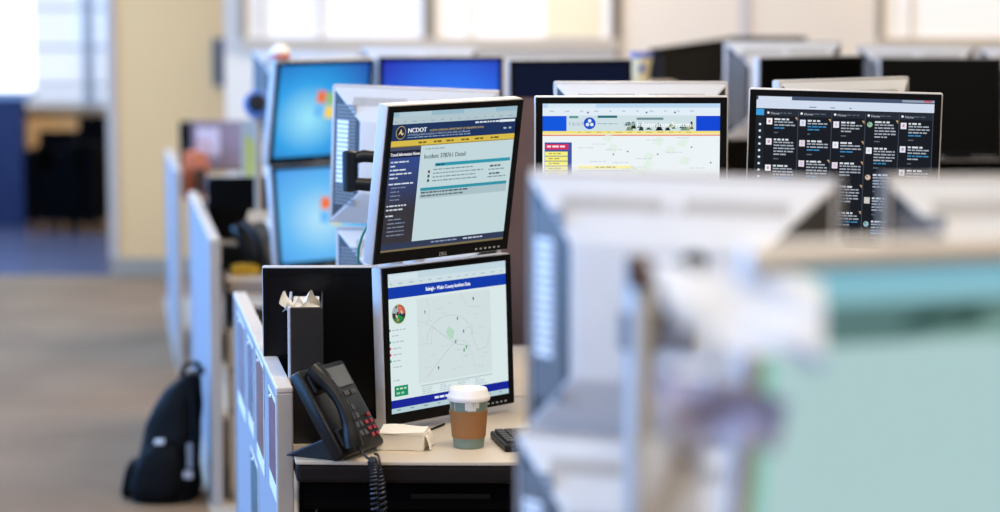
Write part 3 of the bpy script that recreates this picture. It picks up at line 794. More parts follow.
# black double clamp seen beside the in-focus web page
ha = P(350, 171, 5.18)
hub = thing('arm_clamp', 'thick black double arm left of the dark blue web page', 'monitor arm', (ha.x, ha.y, ha.z - .045))
MB().lathe([(.012, 0), (.017, .004), (.017, .086), (.012, .09)], M_BLACKP, 20).build('hub', hub, smooth=True)
MB().tube([(0, 0, .072), (.03, .005, .078), (.07, .01, .074), (.115, .0, .066)], [.013, .014, .013, .012], M_BLACKP, 12).build('arm', hub, smooth=True)
MB().tube([(0, 0, .018), (.04, .005, .014), (.08, .01, .018), (.115, .0, .03)], [.014, .015, .013, .012], M_BLACKP, 12).build('arm', hub, smooth=True)

# ================================================================== things on the desk in focus
# lever-arch binder with loose pages
b0 = G(284, 444, DZ)
bn = thing('ring_binder', 'black ring binder stuffed with white pages beside the phone', 'binder', (b0.x + .010, b0.y, DZ), R(4))
bw, bd, bh = .072, .25, .285
M_BIND = mat('black_vinyl', rgb(30, 28, 30), .38, var=.25, vscale=14, bump=.15, bscale=40)
MB().box((.006, 0, 0), (bw, .005, bh), M_BIND).build('spine', bn, bevel=.002)
MB().box((0, 0.001, 0), (.006, bd, bh), mat('painted_sheen_vinyl', rgb(190, 194, 206), .35, var=.1)).build('cover', bn, bevel=.002)  # pale colour paints the light reflected off this side of the black binder
MB().box((bw - .004, .003, 0), (bw, bd, bh), M_BIND).build('cover', bn, bevel=.0015)
MB().box((.009, .02, .006), (bw - .008, bd - .02, bh - .008), M_WHITE).build('pages', bn)
for q, (x, y, s, tw) in enumerate(((.004, .02, .042, -8), (.03, .05, .024, 12), (.05, .03, .042, -14))):
    pg = MB()
    pg.grid(lambda u, v, x=x, y=y, s=s, tw=tw: (x + (u - .5) * .03 + .006 * math.sin(5 * v + q) , y + .1 * u * (.4 + .3 * v) - .02 * v, bh - .012 + v * s * (1.1 - .8 * abs(u - .35) * 2) + .004 * math.sin(9 * u)), 8, 6, M_WHITE)
    o = pg.build('loose_page', bn, smooth=True)

# desk phone
f0 = G(346, 466, DZ)
ph = thing('desk_phone', 'black desk phone with handset and small red buttons', 'phone', (f0.x - .006, f0.y + .006, DZ), R(63)); ph.scale = (.95, .95, .95)
LEAN = R(58)
PT = Matrix.Rotation(LEAN, 4, 'X')                  # face leans back from the front edge
PW, PL = .185, .205
M_PHONE = mat('phone_plastic', rgb(15, 15, 17), .36, var=.2, vscale=50, spec=.35)
body = MB().box((0, 0, -.03), (PW, PL, 0), M_PHONE, Matrix.Translation((0, .0, .017)) @ PT @ Matrix.Translation((0, .0, 0)))
bo = body.build('body', ph, bevel=.008, smooth=True)
MB().add([(.03, .03, 0), (PW - .03, .03, 0), (PW - .03, .165, 0), (.03, .165, 0), (.03, .055, .05), (PW - .03, .055, .05)],
         [(0, 3, 2, 1), (0, 1, 5, 4), (2, 3, 4, 5), (1, 2, 5), (3, 0, 4)], M_PHONE).build('stand', ph, bevel=.003)
TT = Matrix.Translation((0, 0, .017)) @ PT
hs = MB()
pts = []; rad = []
for i in range(15):
    u = i / 14; y = .012 + u * (PL - .022); arch = math.sin(math.pi * u)
    pts.append((.034, y, .012 + .024 * arch)); rad.append(.0205 - .007 * math.sin(math.pi * u) + (.002 if u < .15 or u > .85 else 0))
hs.tube(pts, rad, M_PHONE, 14, TT)
hs.build('handset', ph, smooth=True)
for y_ in (.018, PL - .06): MB().box((.012, y_, .0), (.062, y_ + .042, .01), M_PHONE, TT).build('cradle', ph, bevel=.004)
MB().box((.085, .145, 0), (.17, .192, .003), mat('phone_display', rgb(74, 80, 84), .25, var=.1), TT).build('display', ph)
k = MB()
for r in range(4):
    for c in range(3): k.box((.084 + c * .017, .03 + r * .02, 0), (.096 + c * .017, .042 + r * .02, .003), mat('grey_key', rgb(60, 60, 66), .5, var=.1), TT)
stuff(k.build('keypad', ph))
k = MB()
for r in range(4): k.box((.160, .022 + r * .015, 0), (.172, .030 + r * .015, .003), mat('red_key', rgb(140, 26, 42), .45, var=.1), TT)
for c in range(3): k.box((.140, .022 + c * .015, 0), (.152, .030 + c * .015, .003), mat('red_key', rgb(190, 34, 52)), TT)
stuff(k.build('red_buttons', ph))
k = MB()
for r in range(3): k.box((.088 + r * .028, .124, 0), (.108 + r * .028, .134, .004), mat('grey_key', rgb(60, 60, 66)), TT)
stuff(k.build('soft_keys', ph))
# coiled handset cord hanging over the desk edge
cd = MB(); path = []
a = G(352, 462, DZ); e0 = G(373, 464, DZ); 
guide = [Vector((a.x + .01, a.y - .0, DZ + .03)), Vector((a.x + .03, a.y - .012, DZ + .012)), Vector((e0.x, yd - .022, DZ - .004)), Vector((e0.x + .004, yd - .026, DZ - .09)), Vector((e0.x + .012, yd - .026, DZ - .24)), Vector((e0.x + .03, yd - .025, DZ - .33)),
         Vector((e0.x + .026, yd - .025, DZ - .2)), Vector((e0.x + .016, yd - .024, DZ - .06)), Vector((e0.x + .012, yd - .016, DZ + .006)), Vector((e0.x + .0, yd + .04, DZ + .006))]
def catmull(g, n):
    out = []
    for i in range(len(g) - 1):
        p0, p1, p2, p3 = g[max(i - 1, 0)], g[i], g[i + 1], g[min(i + 2, len(g) - 1)]
        for k in range(n):
            t = k / n
            out.append(.5 * ((2 * p1) + (p2 - p0) * t + (2 * p0 - 5 * p1 + 4 * p2 - p3) * t * t + (3 * p1 - p0 - 3 * p2 + p3) * t ** 3))
    out.append(g[-1]); return out
sm = catmull(guide, 90)
for i, q in enumerate(sm):
    t = (sm[min(i + 1, len(sm) - 1)] - sm[max(i - 1, 0)]).normalized()
    u = t.cross(Vector((.3, 1, .1))).normalized(); w = t.cross(u)
    on = min(1, max(0, (i - 120) / 40)) * min(1, max(0, (len(sm) - 120 - i) / 40)); an = i * .75
    path.append(q + (u * math.cos(an) + w * math.sin(an)) * .0082 * on)
cd.tube(path, .0026, mat('blue_black_cord', rgb(28, 30, 40), .4, var=.1), 6)
cd.build('coiled_cord', ph, smooth=True)
bpy.context.view_layer.update()
for o in ph.children:
    if o.name.startswith('coiled_cord'): o.matrix_parent_inverse = ph.matrix_world.inverted()

# paper packet
n0 = G(404, 452, DZ)
pk = thing('napkin_packet', 'small white folded paper packet between phone and coffee cup', 'packet', (n0.x, n0.y + .045, DZ), R(-6))
M_PACK = mat('cream_packet', rgb(240, 232, 218), .75, var=.05, vscale=20, bump=.2, bscale=30)
def rough_box(m, a, b, amp, mt, n=6):
    bm = bmesh.new(); bmesh.ops.create_cube(bm, size=1)
    bmesh.ops.subdivide_edges(bm, edges=bm.edges, cuts=n, use_grid_fill=True)
    for v in bm.verts:
        c = v.co; k = Vector(((c.x + .5) * (b[0] - a[0]) + a[0], (c.y + .5) * (b[1] - a[1]) + a[1], (c.z + .5) * (b[2] - a[2]) + a[2]))
        k += Vector((math.sin(31 * k.y + 47 * k.z), math.sin(37 * k.x + 23 * k.z + 2), math.sin(53 * k.x + 41 * k.y + 1) * (1 if c.z > 0 else .0))) * amp
        v.co = k
    bm.verts.ensure_lookup_table(); bm.verts.index_update()
    m.add([tuple(v.co) for v in bm.verts], [tuple(v.index for v in f.verts) for f in bm.faces], mt); bm.free(); return m
rough_box(MB(), (-.05, -.035, 0.001), (.045, .05, .034), .0026, M_PACK).build('wrapper', pk, smooth=True)
rough_box(MB(), (-.052, -.037, .034), (.043, .048, .038), .0018, M_PACK).build('top_flap', pk, smooth=True)
MB().grid(lambda u, v: (.044 + .012 * u + .002 * math.sin(8 * v), -.034 + .07 * v, .003 + .03 * (1 - u * u)), 5, 6, M_PACK).build('loose_flap', pk, smooth=True)

# coffee cup with lid and sleeve
c0 = G(468.5, 449.5, DZ)
cup = thing('coffee_cup', 'paper coffee cup with white lid and brown sleeve', 'cup', (c0.x, c0.y + .03, DZ), R(-100))
def rz(z): return .0312 + (.0405 - .0312) * z / .108
M_CUP = mat('green_grey_cup', rgb(120, 138, 128), .5, var=.12, vscale=60)
MB().lathe([(.029, 0), (rz(0), .001), (rz(.108), .108)], M_CUP, 40).build('cup_body', cup, smooth=True)
MB().lathe([(rz(.022) + .0004, .0215), (rz(.022) + .0016, .022), (rz(.078) + .0016, .078), (rz(.078) + .0004, .0785)], mat('kraft_sleeve', rgb(156, 108, 64), .8, var=.08, vscale=40, stretch=(1, 1, .3)), 40, cap=False).build('sleeve', cup, smooth=True)
MB().lathe([(rz(.1), .1), (.0435, .0985), (.0445, .101), (.0445, .106), (.0428, .109), (.0405, .1125), (.0385, .121), (.0370, .1225), (.035, .1225), (.033, .1195), (.0005, .1185)], mat('white_lid', rgb(236, 230, 228), .4, var=.02), 40).build('lid', cup, smooth=True)
pr = MB()
for a0, a1, z0, z1 in ((0, 24, .082, .099), (26, 44, .086, .098), (8, 34, .08, .088), (-36, -34, .08, .098), (-60, -58, .082, .096)):
    n = 6; r = .0012
    vs = [((rz(z) + .0004) * math.cos(R(a0 + (a1 - a0) * i / n)), (rz(z) + .0004) * math.sin(R(a0 + (a1 - a0) * i / n)), z) for z in (z0, z1) for i in range(n + 1)]
    vs = [((rz(z) + .0004) * math.cos(R(a0 + (a1 - a0) * i / n)), (rz(z) + .0004) * math.sin(R(a0 + (a1 - a0) * i / n)), z + (.003 * math.sin(i * 2.1) if zi else 0)) for zi, z in enumerate((z0, z1)) for i in range(n + 1)]
    pr.add(vs, [(i, i + 1, n + 2 + i, n + 1 + i) for i in range(n)], mat('cup_print', rgb(226, 226, 222), .6, var=.03))
pr.build('printed_motif', cup)

# keyboard
kl, kn = G(487, 426, DZ + .02), G(505, 443, DZ + .02)
ka = math.atan2(kn.x - kl.x, kl.y - kn.y)
kb = thing('keyboard', 'black keyboard partly hidden right of the coffee cup', 'keyboard', (kn.x, kn.y, DZ), -R(0) + ka)
MB().box((0, 0, 0), (.44, .155, .016), M_BLACKP).build('case', kb, bevel=.004)
k = MB()
for r in range(6):
    for c in range(22): k.box((.008 + c * .0193, .012 + r * .0225, .016), (.024 + c * .0193, .030 + r * .0225, .022), mat('black_key', rgb(30, 30, 33), .5, var=.1))
stuff(k.build('keys', kb))
# cables behind the lower in-focus monitor
def cable(label, pts, r, m, name='cable'):
    pts = [Vector(q) for q in pts]; base = pts[0].copy()
    t = MB().tube([q - base for q in catmull(pts, 10)], r, m, 8).build(name, None, smooth=True)
    t.location = base
    return tag(t, label, 'cable')
q0 = G(398, 432, DZ); q1 = G(428, 436, DZ); q2 = G(444, 428, DZ)
cable('thin black cable looping on the desk under the map screen', [(q0.x, q0.y + .03, DZ + .003), (q0.x + .02, q0.y + .005, DZ + .006), (q0.x + .045, q0.y, DZ + .003), (q1.x + .0, q1.y + .05, DZ + .003), (q2.x, q2.y + .03, DZ + .003)], .0025, M_BLACKP)
ga, gb_, gc = P(373, 205, 5.1), P(361, 240, 5.12), P(358, 266, 5.13)
cable('green network cable hanging left of the web page monitor', [ga, P(369, 222, 5.11), gb_, gc, (gc.x + .005, gc.y, DZ + .1), (gc.x + .02, gc.y - .01, DZ + .004)], .0028, mat('green_cable', rgb(20, 110, 84), .4, var=.08))

# ================================================================== aisle: backpack
g0 = G(172, 503, 0)
bp_ = thing('backpack', 'black backpack slumped on the carpet against a low partition', 'backpack', (g0.x - .014, g0.y + .10, 0), R(-2))
M_BAG = mat('bag_nylon', rgb(6, 6, 8), .7, var=.4, vscale=20, bump=.4, bscale=25, spec=.15)
def lump(m, c, r, mt, ex=.6, seed=0, flat=None):
    n, kk = 28, 18; vs = []; fs = []
    sg = lambda v: math.copysign(abs(v) ** ex, v)
    for j in range(kk + 1):
        a = math.pi * j / kk - math.pi / 2
        for i in range(n):
            b = 2 * math.pi * i / n
            x = r[0] * sg(math.cos(a)) * sg(math.cos(b)); y = r[1] * sg(math.cos(a)) * sg(math.sin(b)); z = r[2] * sg(math.sin(a))
            x *= 1 - .22 * max(0, z / r[2]); wob = 1 + .04 * math.sin(9 * z / r[2] + 5 * b + seed)
            vs.append((c[0] + x * wob + (z + r[2]) * .16, c[1] + y * wob + (z + r[2]) * .08, max(.0, c[2] + z)))
    for j in range(kk): fs += [(j * n + i, j * n + (i + 1) % n, (j + 1) * n + (i + 1) % n, (j + 1) * n + i) for i in range(n)]
    return m.add(vs, fs, mt)
bag = MB(); n, kk = 30, 22
prof = [(0, -.12, .085), (.03, -.125, .09), (.1, -.117, .092), (.17, -.1, .092), (.24, -.08, .094), (.3, -.055, .096), (.35, -.02, .097), (.385, .02, .096), (.405, .055, .09)]
def bag_pt(i, j):
    z = .405 * j / kk; q_ = min(len(prof) - 2, next(k_ for k_ in range(len(prof) - 1) if prof[k_ + 1][0] >= z - 1e-9)); f = (z - prof[q_][0]) / (prof[q_ + 1][0] - prof[q_][0])
    l = prof[q_][1] * (1 - f) + prof[q_ + 1][1] * f; r_ = prof[q_][2] * (1 - f) + prof[q_ + 1][2] * f
    a = 2 * math.pi * i / n; sg = lambda v: math.copysign(abs(v) ** .65, v)
    d = .12 * (1 - .55 * (z / .405) ** 2); wob = 1 + .03 * math.sin(24 * z + 4 * a) + .02 * math.sin(50 * z - 3 * a)
    return ((l + r_) / 2 + (r_ - l) / 2 * sg(math.cos(a)) * wob, d * sg(math.sin(a)) * wob + .1 * z, z)
vs = [bag_pt(i, j) for j in range(kk + 1) for i in range(n)]
bag.add(vs, [(j * n + i, j * n + (i + 1) % n, (j + 1) * n + (i + 1) % n, (j + 1) * n + i) for j in range(kk) for i in range(n)] + [tuple(range(n - 1, -1, -1)), tuple(kk * n + i for i in range(n))], M_BAG)
bag.build('main_compartment', bp_, smooth=True)
lump(MB(), (-.04, -.1, .095), (.085, .05, .095), M_BAG, seed=2).build('front_pocket', bp_, smooth=True)
lump(MB(), (-.145, 0, .06), (.02, .07, .06), M_BAG, seed=5).build('side_pocket', bp_, smooth=True)
MB().tube([(.03, .05, .39), (.045, .04, .43), (.08, .05, .435), (.1, .06, .40)], .01, M_BAG, 8).build('grab_handle', bp_, smooth=True)
MB().box((-.03, -.142, .2), (.0, -.112, .213), mat('white_tag', rgb(200, 204, 212), .5, var=.03)).build('emblem_tag', bp_, bevel=.002)
st = MB().tube([(.08, -.05, .36), (.09, -.085, .25), (.085, -.11, .14), (.07, -.11, .06)], .008, M_BAG, 8).build('strap', bp_, smooth=True)
MB().box((.072, -.126, .12), (.09, -.112, .20), mat('grey_webbing', rgb(120, 124, 134), .7, var=.1)).build('webbing', st)
MB().box((.06, -.126, .085), (.09, -.112, .11), mat('buckle', rgb(170, 170, 176), .4, var=.05)).build('buckle', st, bevel=.003)

# ================================================================== clutter on the desk behind
dk = 7.46
def on(px, py, z=DZ): return G(px, py, z)
q = on(224, 274)
p2 = thing('desk_phone', 'black phone on the cluttered desk behind the partition', 'phone', (q.x + .10, q.y - .01, DZ), R(52))
p2.scale = (.85, .85, .85)
PT = Matrix.Translation((0, 0, .017)) @ PT
MB().box((0, 0, -.03), (.18, .2, 0), M_PHONE, PT).build('body', p2, bevel=.008, smooth=True)
MB().tube([(.04, .015 + i * .018, .014 + .03 * math.sin(math.pi * i / 10)) for i in range(11)], .018, M_PHONE, 10, PT).build('handset', p2, smooth=True)
MB().box((.09, .13, 0), (.17, .18, .004), mat('phone_display', rgb(74, 80, 84)), PT).build('display', p2)
MB().box((.02, .06, 0), (.16, .2, .1), M_PHONE).build('stand', p2, bevel=.004)
q = on(276, 266)
pp = thing('paper_tray', 'white papers spread in a slanted tray below the blue desktops', 'papers', (q.x + .05, q.y + .06, DZ), R(-6))
MB().add([(-.17, -.1, 0), (.17, -.1, 0), (.17, .1, 0), (-.17, .1, 0), (-.17, -.1, .02), (.17, -.1, .02), (.17, .1, .17), (-.17, .1, .17)], [(0, 3, 2, 1), (4, 5, 6, 7), (0, 1, 5, 4), (1, 2, 6, 5), (2, 3, 7, 6), (3, 0, 4, 7)], mat('tan_tray', rgb(176, 156, 132), .6, var=.08)).build('tray', pp)
sl = Matrix.Translation((0, -.1, .021)) @ Matrix.Rotation(math.atan2(.15, .2), 4, 'X')
MB().box((-.07, .04, 0), (.08, .21, .003), mat('bright_paper', rgb(250, 250, 238), .7, var=.02), sl @ Matrix.Rotation(R(10), 4, 'Z')).build('sheet', pp)
MB().box((-.15, .02, 0), (-.06, .17, .002), mat('yellow_green_paper', rgb(214, 222, 150), .7, var=.05), sl).build('sheet', pp)
q = on(246, 275)
yb = thing('snack_pack', 'small crumpled yellow packet on the cluttered desk', 'packet', (q.x + .0, q.y + .015, DZ), .3)
rough_box(MB(), (-.05, -.02, 0), (.03, .03, .03), .004, mat('yellow_foil', rgb(226, 176, 40), .4, var=.2)).build('pouch', yb, smooth=True)
rough_box(MB(), (.03, -.02, 0.004), (.042, .03, .022), .003, mat('yellow_foil', rgb(226, 176, 40))).build('crimp', yb, smooth=True)
q = on(296, 270)
rd_ = thing('marker_cap', 'small red block among papers on the cluttered desk', 'desk item', (q.x, q.y + .04, DZ), .2)
rough_box(MB(), (-.03, -.02, 0), (.02, .02, .03), .002, mat('red_plastic', rgb(220, 60, 60), .4, var=.1)).build('block', rd_, smooth=True)
MB().box((.02, -.03, 0), (.13, .03, .018), M_WHITE).build('note_pad', rd_)
q = on(212, 222)
bm1 = P(234, 172, 8.9)
tY, sY, mY = monitor('low black-screened monitor behind the phone of the cluttered desk', 245, 170, 8.6, yaw=2, front=False, scale=.7)
tY.location.z = DZ
# blue gadget and yellow file beside the bright blue desktop
q = P(262, 113, 8.3)
bl = thing('desk_fan', 'small round blue and black fan beside the bright blue desktop', 'fan', (P(258, 120, 8.35).x, 8.35, DZ))
zz = P(258, 105, 8.35).z - DZ
MB().lathe([(.07, 0), (.07, .012), (.015, .02), (.012, zz - .04)], M_TRIM, 20).build('pedestal', bl, smooth=True)
MB().lathe([(.045, -.02), (.05, -.01), (.05, .02), (.04, .03)], mat('blue_plastic', rgb(70, 110, 180), .4, var=.08), 20, Matrix.Translation((0, 0, zz)) @ Matrix.Rotation(R(75), 4, 'X')).build('housing', bl, smooth=True)
MB().lathe([(.03, .028), (.034, .034), (.02, .04)], M_BLACKP, 16, Matrix.Translation((0, 0, zz)) @ Matrix.Rotation(R(75), 4, 'X')).build('grille', bl, smooth=True)
q = P(251, 165, 8.6)
yf = thing('yellow_folder_rack', 'upright rack with one yellow folder left of the blue desktops', 'folder rack', (P(251, 140, 8.9).x, 8.9, DZ))
z_t = P(251, 120, 8.9).z - DZ
MB().box((-.045, -.03, 0), (.045, .1, z_t * .5), M_GREYWALL).build('rack', yf)
MB().box((-.02, -.045, 0), (.022, -.031, z_t - .06), mat('yellow_card', rgb(206, 196, 96), .6, var=.06)).build('folder', yf)
MB().box((-.035, -.02, z_t * .5), (.035, -.005, z_t), mat('grey_card', rgb(190, 186, 180), .6, var=.06)).build('folder', yf)
# far desk: picture board, black box, orange bag
z0 = DZ
pb = thing('picture_board', 'mauve and white picture board on the far desk', 'picture', (P(222, 160, 10.45).x, 10.45, DZ))
zt_, zb_ = P(222, 121, 10.45).z - DZ, P(222, 167, 10.45).z - DZ
MB().box((-.135, 0, zb_), (.14, .02, zt_), mat('mauve_print', rgb(140, 122, 134), .6, var=.55, vscale=9)).build('picture', pb)
MB().box((-.11, -.004, zb_ + .05), (-.01, 0, zt_ - .03), mat('pale_print', rgb(206, 192, 204), .6, var=.25, vscale=14)).build('pale_patch', pb)
MB().box((-.1, .02, 0), (-.08, .1, zb_ + .06), M_BLACKP).box((.08, .02, 0), (.1, .1, zb_ + .06), M_BLACKP).build('easel', pb)
MB().box((-.14, -.012, zb_ - .02), (.145, .03, zb_), mat('brown_ledge', rgb(110, 92, 80), .6, var=.1)).build('ledge', pb)
bx = thing('speaker', 'small black speaker box left of the mauve picture', 'speaker', (P(187, 150, 10.5).x + .01, 10.5, DZ))
MB().box((-.045, 0, 0), (.045, .1, P(185, 122, 10.5).z - DZ), M_BLACKP).build('cabinet', bx, bevel=.006)
MB().lathe([(.034, 0), (.03, .004), (.01, -.002)], M_BLACK, 20, Matrix.Translation((0, -.001, P(185, 134, 10.5).z - DZ)) @ Matrix.Rotation(R(90), 4, 'X')).build('cone', bx, smooth=True)
ob = thing('orange_bag', 'crumpled orange bag at the far desk corner', 'bag', (P(196, 160, 10.27).x, 10.29, DZ))
rough_box(MB(), (-.06, -.03, 0), (.045, .04, .2), .006, mat('orange_fabric', rgb(196, 108, 72), .7, var=.35, vscale=20)).build('sack', ob, smooth=True)
rough_box(MB(), (-.01, -.05, .02), (.05, -.03, .13), .004, mat('brown_pocket', rgb(70, 46, 40), .8, var=.3)).build('pocket', ob, smooth=True)
MB().tube([(-.01, 0, .2), (.01, -.01, .245), (.05, 0, .245), (.06, .01, .2)], .006, mat('orange_fabric', rgb(206, 112, 70)), 8).build('handle', ob, smooth=True)

# ornament ball on the upper blue desktop monitor
cJ = mJ @ Vector((-W / 2 + .004, -.018, H - .012))
ball = thing('ornament_ball', 'shiny white and red ball on the blue desktop monitor corner', 'ornament', cJ)
MB().lathe([(.016, 0), (.013, .006), (.007, .01)], M_BLACKP, 16).build('stem', ball, smooth=True)
MB().ball((0, 0, .038), .031, mat('pearly_ball', rgb(240, 226, 214), .15, var=.1), 24, 14).build('sphere', ball, smooth=True)
MB().lathe([(.0318, .024), (.0322, .028), (.0322, .034), (.0318, .036)], mat('red_band', rgb(206, 70, 40), .3, var=.1), 24, cap=False).build('band', ball, smooth=True)

# cup with a coloured pattern on a tall cabinet behind the silver backs
cz = P(642, 80, 8.35).z - .012
cb = thing('storage_cabinet', 'tall grey cabinet hidden behind the silver monitor back', 'cabinet', (P(645, 80, 8.5).x, 8.45, DZ))
MB().box((-.11, -.13, 0), (.11, .13, cz - DZ), M_TRIM).build('body', cb, bevel=.003)
MB().box((-.105, -.14, .01), (.105, -.13, cz - DZ - .01), M_PED).build('door', cb, bevel=.002)
pc = thing('paper_cup', 'patterned yellow and blue paper cup above the blue banner page', 'cup', (P(642, 80, 8.36).x, 8.4, cz))
MB().lathe([(.022, 0), (.0225, .002), (.04, .105), (.037, .105), (.02, .004)], mat('cream_cup', rgb(232, 218, 170), .6, var=.2, vscale=30), 24, cap=False).build('cup_body', pc, smooth=True)
MB().lathe([(.0402, .09), (.0424, .104), (.0424, .109), (.0395, .109)], mat('blue_rim', rgb(110, 120, 190), .5, var=.1), 24, cap=False).build('rim_band', pc, smooth=True)
MB().ball((0, -.029, .055), (.012, .006, .02), mat('blue_motif', rgb(50, 70, 160), .5, var=.1), 12, 8).build('motif', pc, smooth=True)

# dark partitions behind the far row
def dark_panel(label, a, b, zt, th=.05):
    a = Vector((*a, 0)); b = Vector((*b, 0)); L = (b - a).length; an = math.atan2(b.y - a.y, b.x - a.x)
    t = thing('dark_partition', label, 'partition', a, an, 'black fabric partitions')
    m = mat('black_brown_fabric', rgb(22, 18, 14), .9, var=.2, vscale=60, bump=.2, bscale=300, spec=.1)
    MB().box((.02, -th / 2 + .004, .004), (L - .02, th / 2 - .004, zt - .02), m).build('fabric', t)
    MB().box((0, -th / 2, zt - .02), (L, th / 2, zt), mat('black_cap', rgb(12, 11, 10), .9, var=.1, spec=.05)).build('cap', t)
    for x in (0, L - .02): MB().box((x, -th / 2, 0.004), (x + .02, th / 2, zt - .02), M_BLACKP).build('post', t)
a = P(655, 49, 9.2); b = P(727, 37, 10.9); c = P(806, 37.5, 10.9)
dark_panel('black partition running back from the patterned cup', (a.x, a.y), (b.x, b.y - .05), a.z)
dark_panel('black partition facing front behind the far silver monitor back', (b.x, b.y), (c.x, c.y), b.z)

# ================================================================== chairs
def task_chair(label, loc, rz_, m, top, group='office chairs'):
    t = thing('office_chair', label, 'chair', loc, rz_, group)
    MB().lathe([(.02, .1), (.02, .42)], M_BLACKP, 12).build('column', t, smooth=True)
    for i in range(5):
        a = 2 * math.pi * i / 5
        lg = MB().tube([(0, 0, .11), (.28 * math.cos(a), .28 * math.sin(a), .07)], [.022, .014], M_BLACKP, 8).build('leg', t, smooth=True)
        MB().ball((.28 * math.cos(a), .28 * math.sin(a), .028), .028, M_BLACKP, 10, 6).build('castor', lg, smooth=True)
    rough_box(MB(), (-.24, -.24, .42), (.24, .24, .5), .004, m).build('seat', t, smooth=True)
    MB().grid(lambda u, v: ((u - .5) * .44 * (1 - .4 * v ** 5), .24 + .06 * v - .06 * math.cos((u - .5) * 2.4) , .56 + v * (top - .56)), 10, 8, m) .grid(lambda u, v: ((.5 - u) * .44 * (1 - .4 * v ** 5), .30 + .06 * v - .06 * math.cos((u - .5) * 2.4), .56 + v * (top - .56)), 10, 8, m).build('backrest', t, smooth=True)
    MB().tube([(0, .1, .44), (0, .29, .46), (0, .29, .62)], .016, M_BLACKP, 8).build('back_support', t, smooth=True)
    for s in (-1, 1):
        MB().tube([(s * .2, 0, .44), (s * .29, 0, .46), (s * .29, .02, .66)], .012, M_BLACKP, 8).build('arm_post', t, smooth=True)
        MB().box((s * .29 - .035, -.12, .66), (s * .29 + .035, .14, .69), M_BLACKP).build('armrest', t, bevel=.01)
    return t
M_BROWN = mat('brown_leather', rgb(110, 84, 76), .5, var=.15, vscale=20)
hc = P(512, 92, 6.75)
task_chair('brown high-backed chair glimpsed between the in-focus screens', (hc.x + .06, 6.6, .004), R(178), M_BROWN, hc.z)
M_BLKCH = mat('black_upholstery', rgb(4, 4, 5), .9, var=.2, spec=.05)
def lounge(label, px0, px1, pyt, Y):
    a, b = P(px0, 208, Y), P(px1, 208, Y); zt = P((px0 + px1) / 2, pyt, Y).z; w = (b.x - a.x) / 2
    t = thing('lounge_chair', label, 'chair', ((a.x + b.x) / 2, Y, 0), 0, 'black lounge chairs')
    rough_box(MB(), (-w + .02, .0, .08), (w - .02, .5, .4), .004, M_BLKCH).build('seat', t, smooth=True)
    rough_box(MB(), (-w + .01, .45, .08), (w - .01, .6, zt), .004, M_BLKCH).build('backrest', t, smooth=True)
    for s in (-1, 1):
        rough_box(MB(), (s * (w - .04) - .04, -.02, .08), (s * (w - .04) + .04, .5, min(.6, zt - .1)), .003, M_BLKCH).build('armrest', t, smooth=True)
        for y in (.05, .52): MB().lathe([(.018, 0), (.022, .08)], M_BLACKP, 10, Matrix.Translation((s * (w - .06), y, 0))).build('leg', t)
lounge('lower black lounge chair under the bright far window', 25, 66, 136, 15.6)
lounge('taller black lounge chair nearest the cream wall', 66, 97, 121, 15.5)

# ================================================================== blurred papers hanging beside the foremost monitor
FY = 2.03
clp = P(662, 262, 2.45)
hold = thing('copy_holder', 'blurred black clip arm in front of the foreground monitor back', 'document holder', (P(640, 300, 2.5).x, 2.5, DZ))
zt_ = P(640, 268, 2.5).z - DZ
MB().lathe([(.06, 0), (.06, .01), (.012, .02), (.009, zt_)], M_STEEL, 16).build('stem', hold, smooth=True)
MB().box((-.014, -.014, zt_ - .02), (.014, .014, zt_ + .014), mat('brown_clip', rgb(80, 58, 48), .5, var=.15)).build('clamp', hold, bevel=.004)
bar_end = P(694, 262, 2.47)
MB().tube([(0, 0, zt_), (bar_end.x - hold.location.x, bar_end.y - 2.5, bar_end.z - DZ)], .006, M_BLACKP, 8).build('cross_bar', hold, smooth=True)
MB().ball((bar_end.x - hold.location.x, bar_end.y - 2.5, bar_end.z - DZ), (.016, .012, .012), M_BLACKP, 12, 8).build('knob', hold, smooth=True)
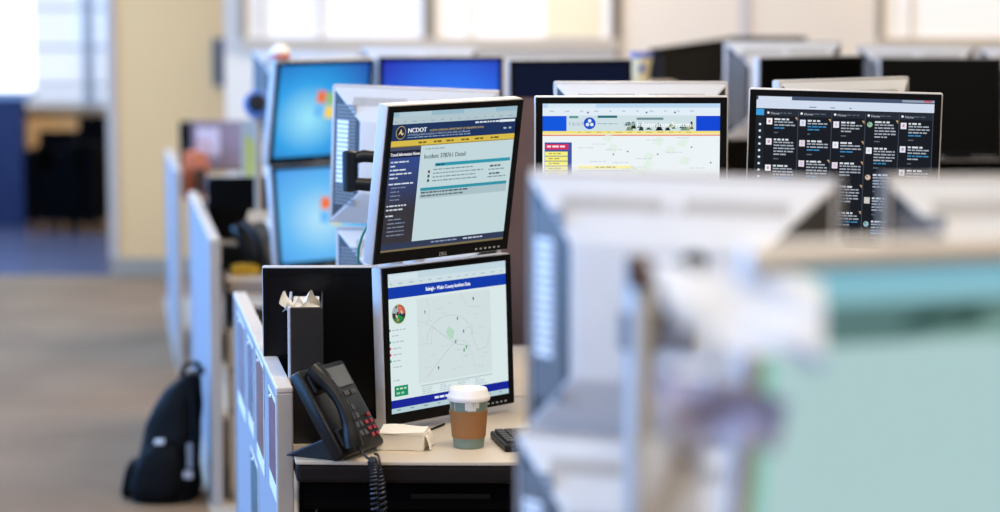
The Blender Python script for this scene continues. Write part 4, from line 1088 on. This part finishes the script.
MB().tube([(bar_end.x - hold.location.x, bar_end.y - 2.5, bar_end.z - DZ), (P(708, 290, 2.3).x - hold.location.x, -.2, P(708, 290, 2.3).z - DZ), (P(722, 300, 2.08).x - hold.location.x, -.43, P(722, 300, 2.08).z - DZ)], .006, M_BLACKP, 8).build('reach_arm', hold, smooth=True)
def sheet(name, label, corners, amp, mt, cat, seed, extra=None, back_m=None):
    tl, tr, br, bl_ = [P(*c) for c in corners]; base = bl_.copy()
    def fn(u, v, d=0):
        p_ = (tl * (1 - u) + tr * u) * v + (bl_ * (1 - u) + br * u) * (1 - v)
        return tuple(p_ - base + Vector((0, amp * (math.sin(7 * u + seed) * math.cos(5 * v + seed) + .6 * math.sin(13 * u * v + 2 * seed)) + d, amp * .4 * math.sin(9 * u + seed))))
    t = thing(name, label, cat, base)
    MB().grid(lambda u, v: fn(u, v), 24, 16, mt).build('front_sheet', t, smooth=True)
    MB().grid(lambda u, v: fn(1 - u, v, .004), 24, 16, back_m or mt).build('back_sheet', t, smooth=True)
    return t
M_TISSUE = mat('white_tissue', rgb(184, 188, 198), .85, var=.03)
rod = MB().tube([P(722, 300, 2.08) - hold.location, P(716, 350, 2.05) - hold.location, P(705, 420, 2.035) - hold.location, P(676, 470, 2.075) - hold.location], .004, M_STEEL, 8).build('hanging_rod', hold, smooth=True)
M_LAV = mat('lavender_print', rgb(172, 172, 206), .8, var=.22, vscale=60)
sheet('crumpled_paper', 'crumpled white paper hanging at the foremost monitor corner', ((650, 264, 2.07), (824, 282, 1.99), (822, 372, 1.92), (676, 330, 2.00)), .010, M_TISSUE, 'paper', 1.0)
sheet('printed_paper', 'lavender printed paper below the crumpled white paper', ((652, 372, 2.0), (790, 398, 1.98), (776, 446, 1.98), (668, 432, 2.0)), .010, M_LAV, 'paper', 2.2)
sheet('hanging_sheet', 'blank white sheet hanging at the bottom edge', ((640, 436, 2.06), (706, 440, 2.06), (702, 560, 2.06), (642, 560, 2.06)), .006, M_WHITE, 'paper', 3.1)
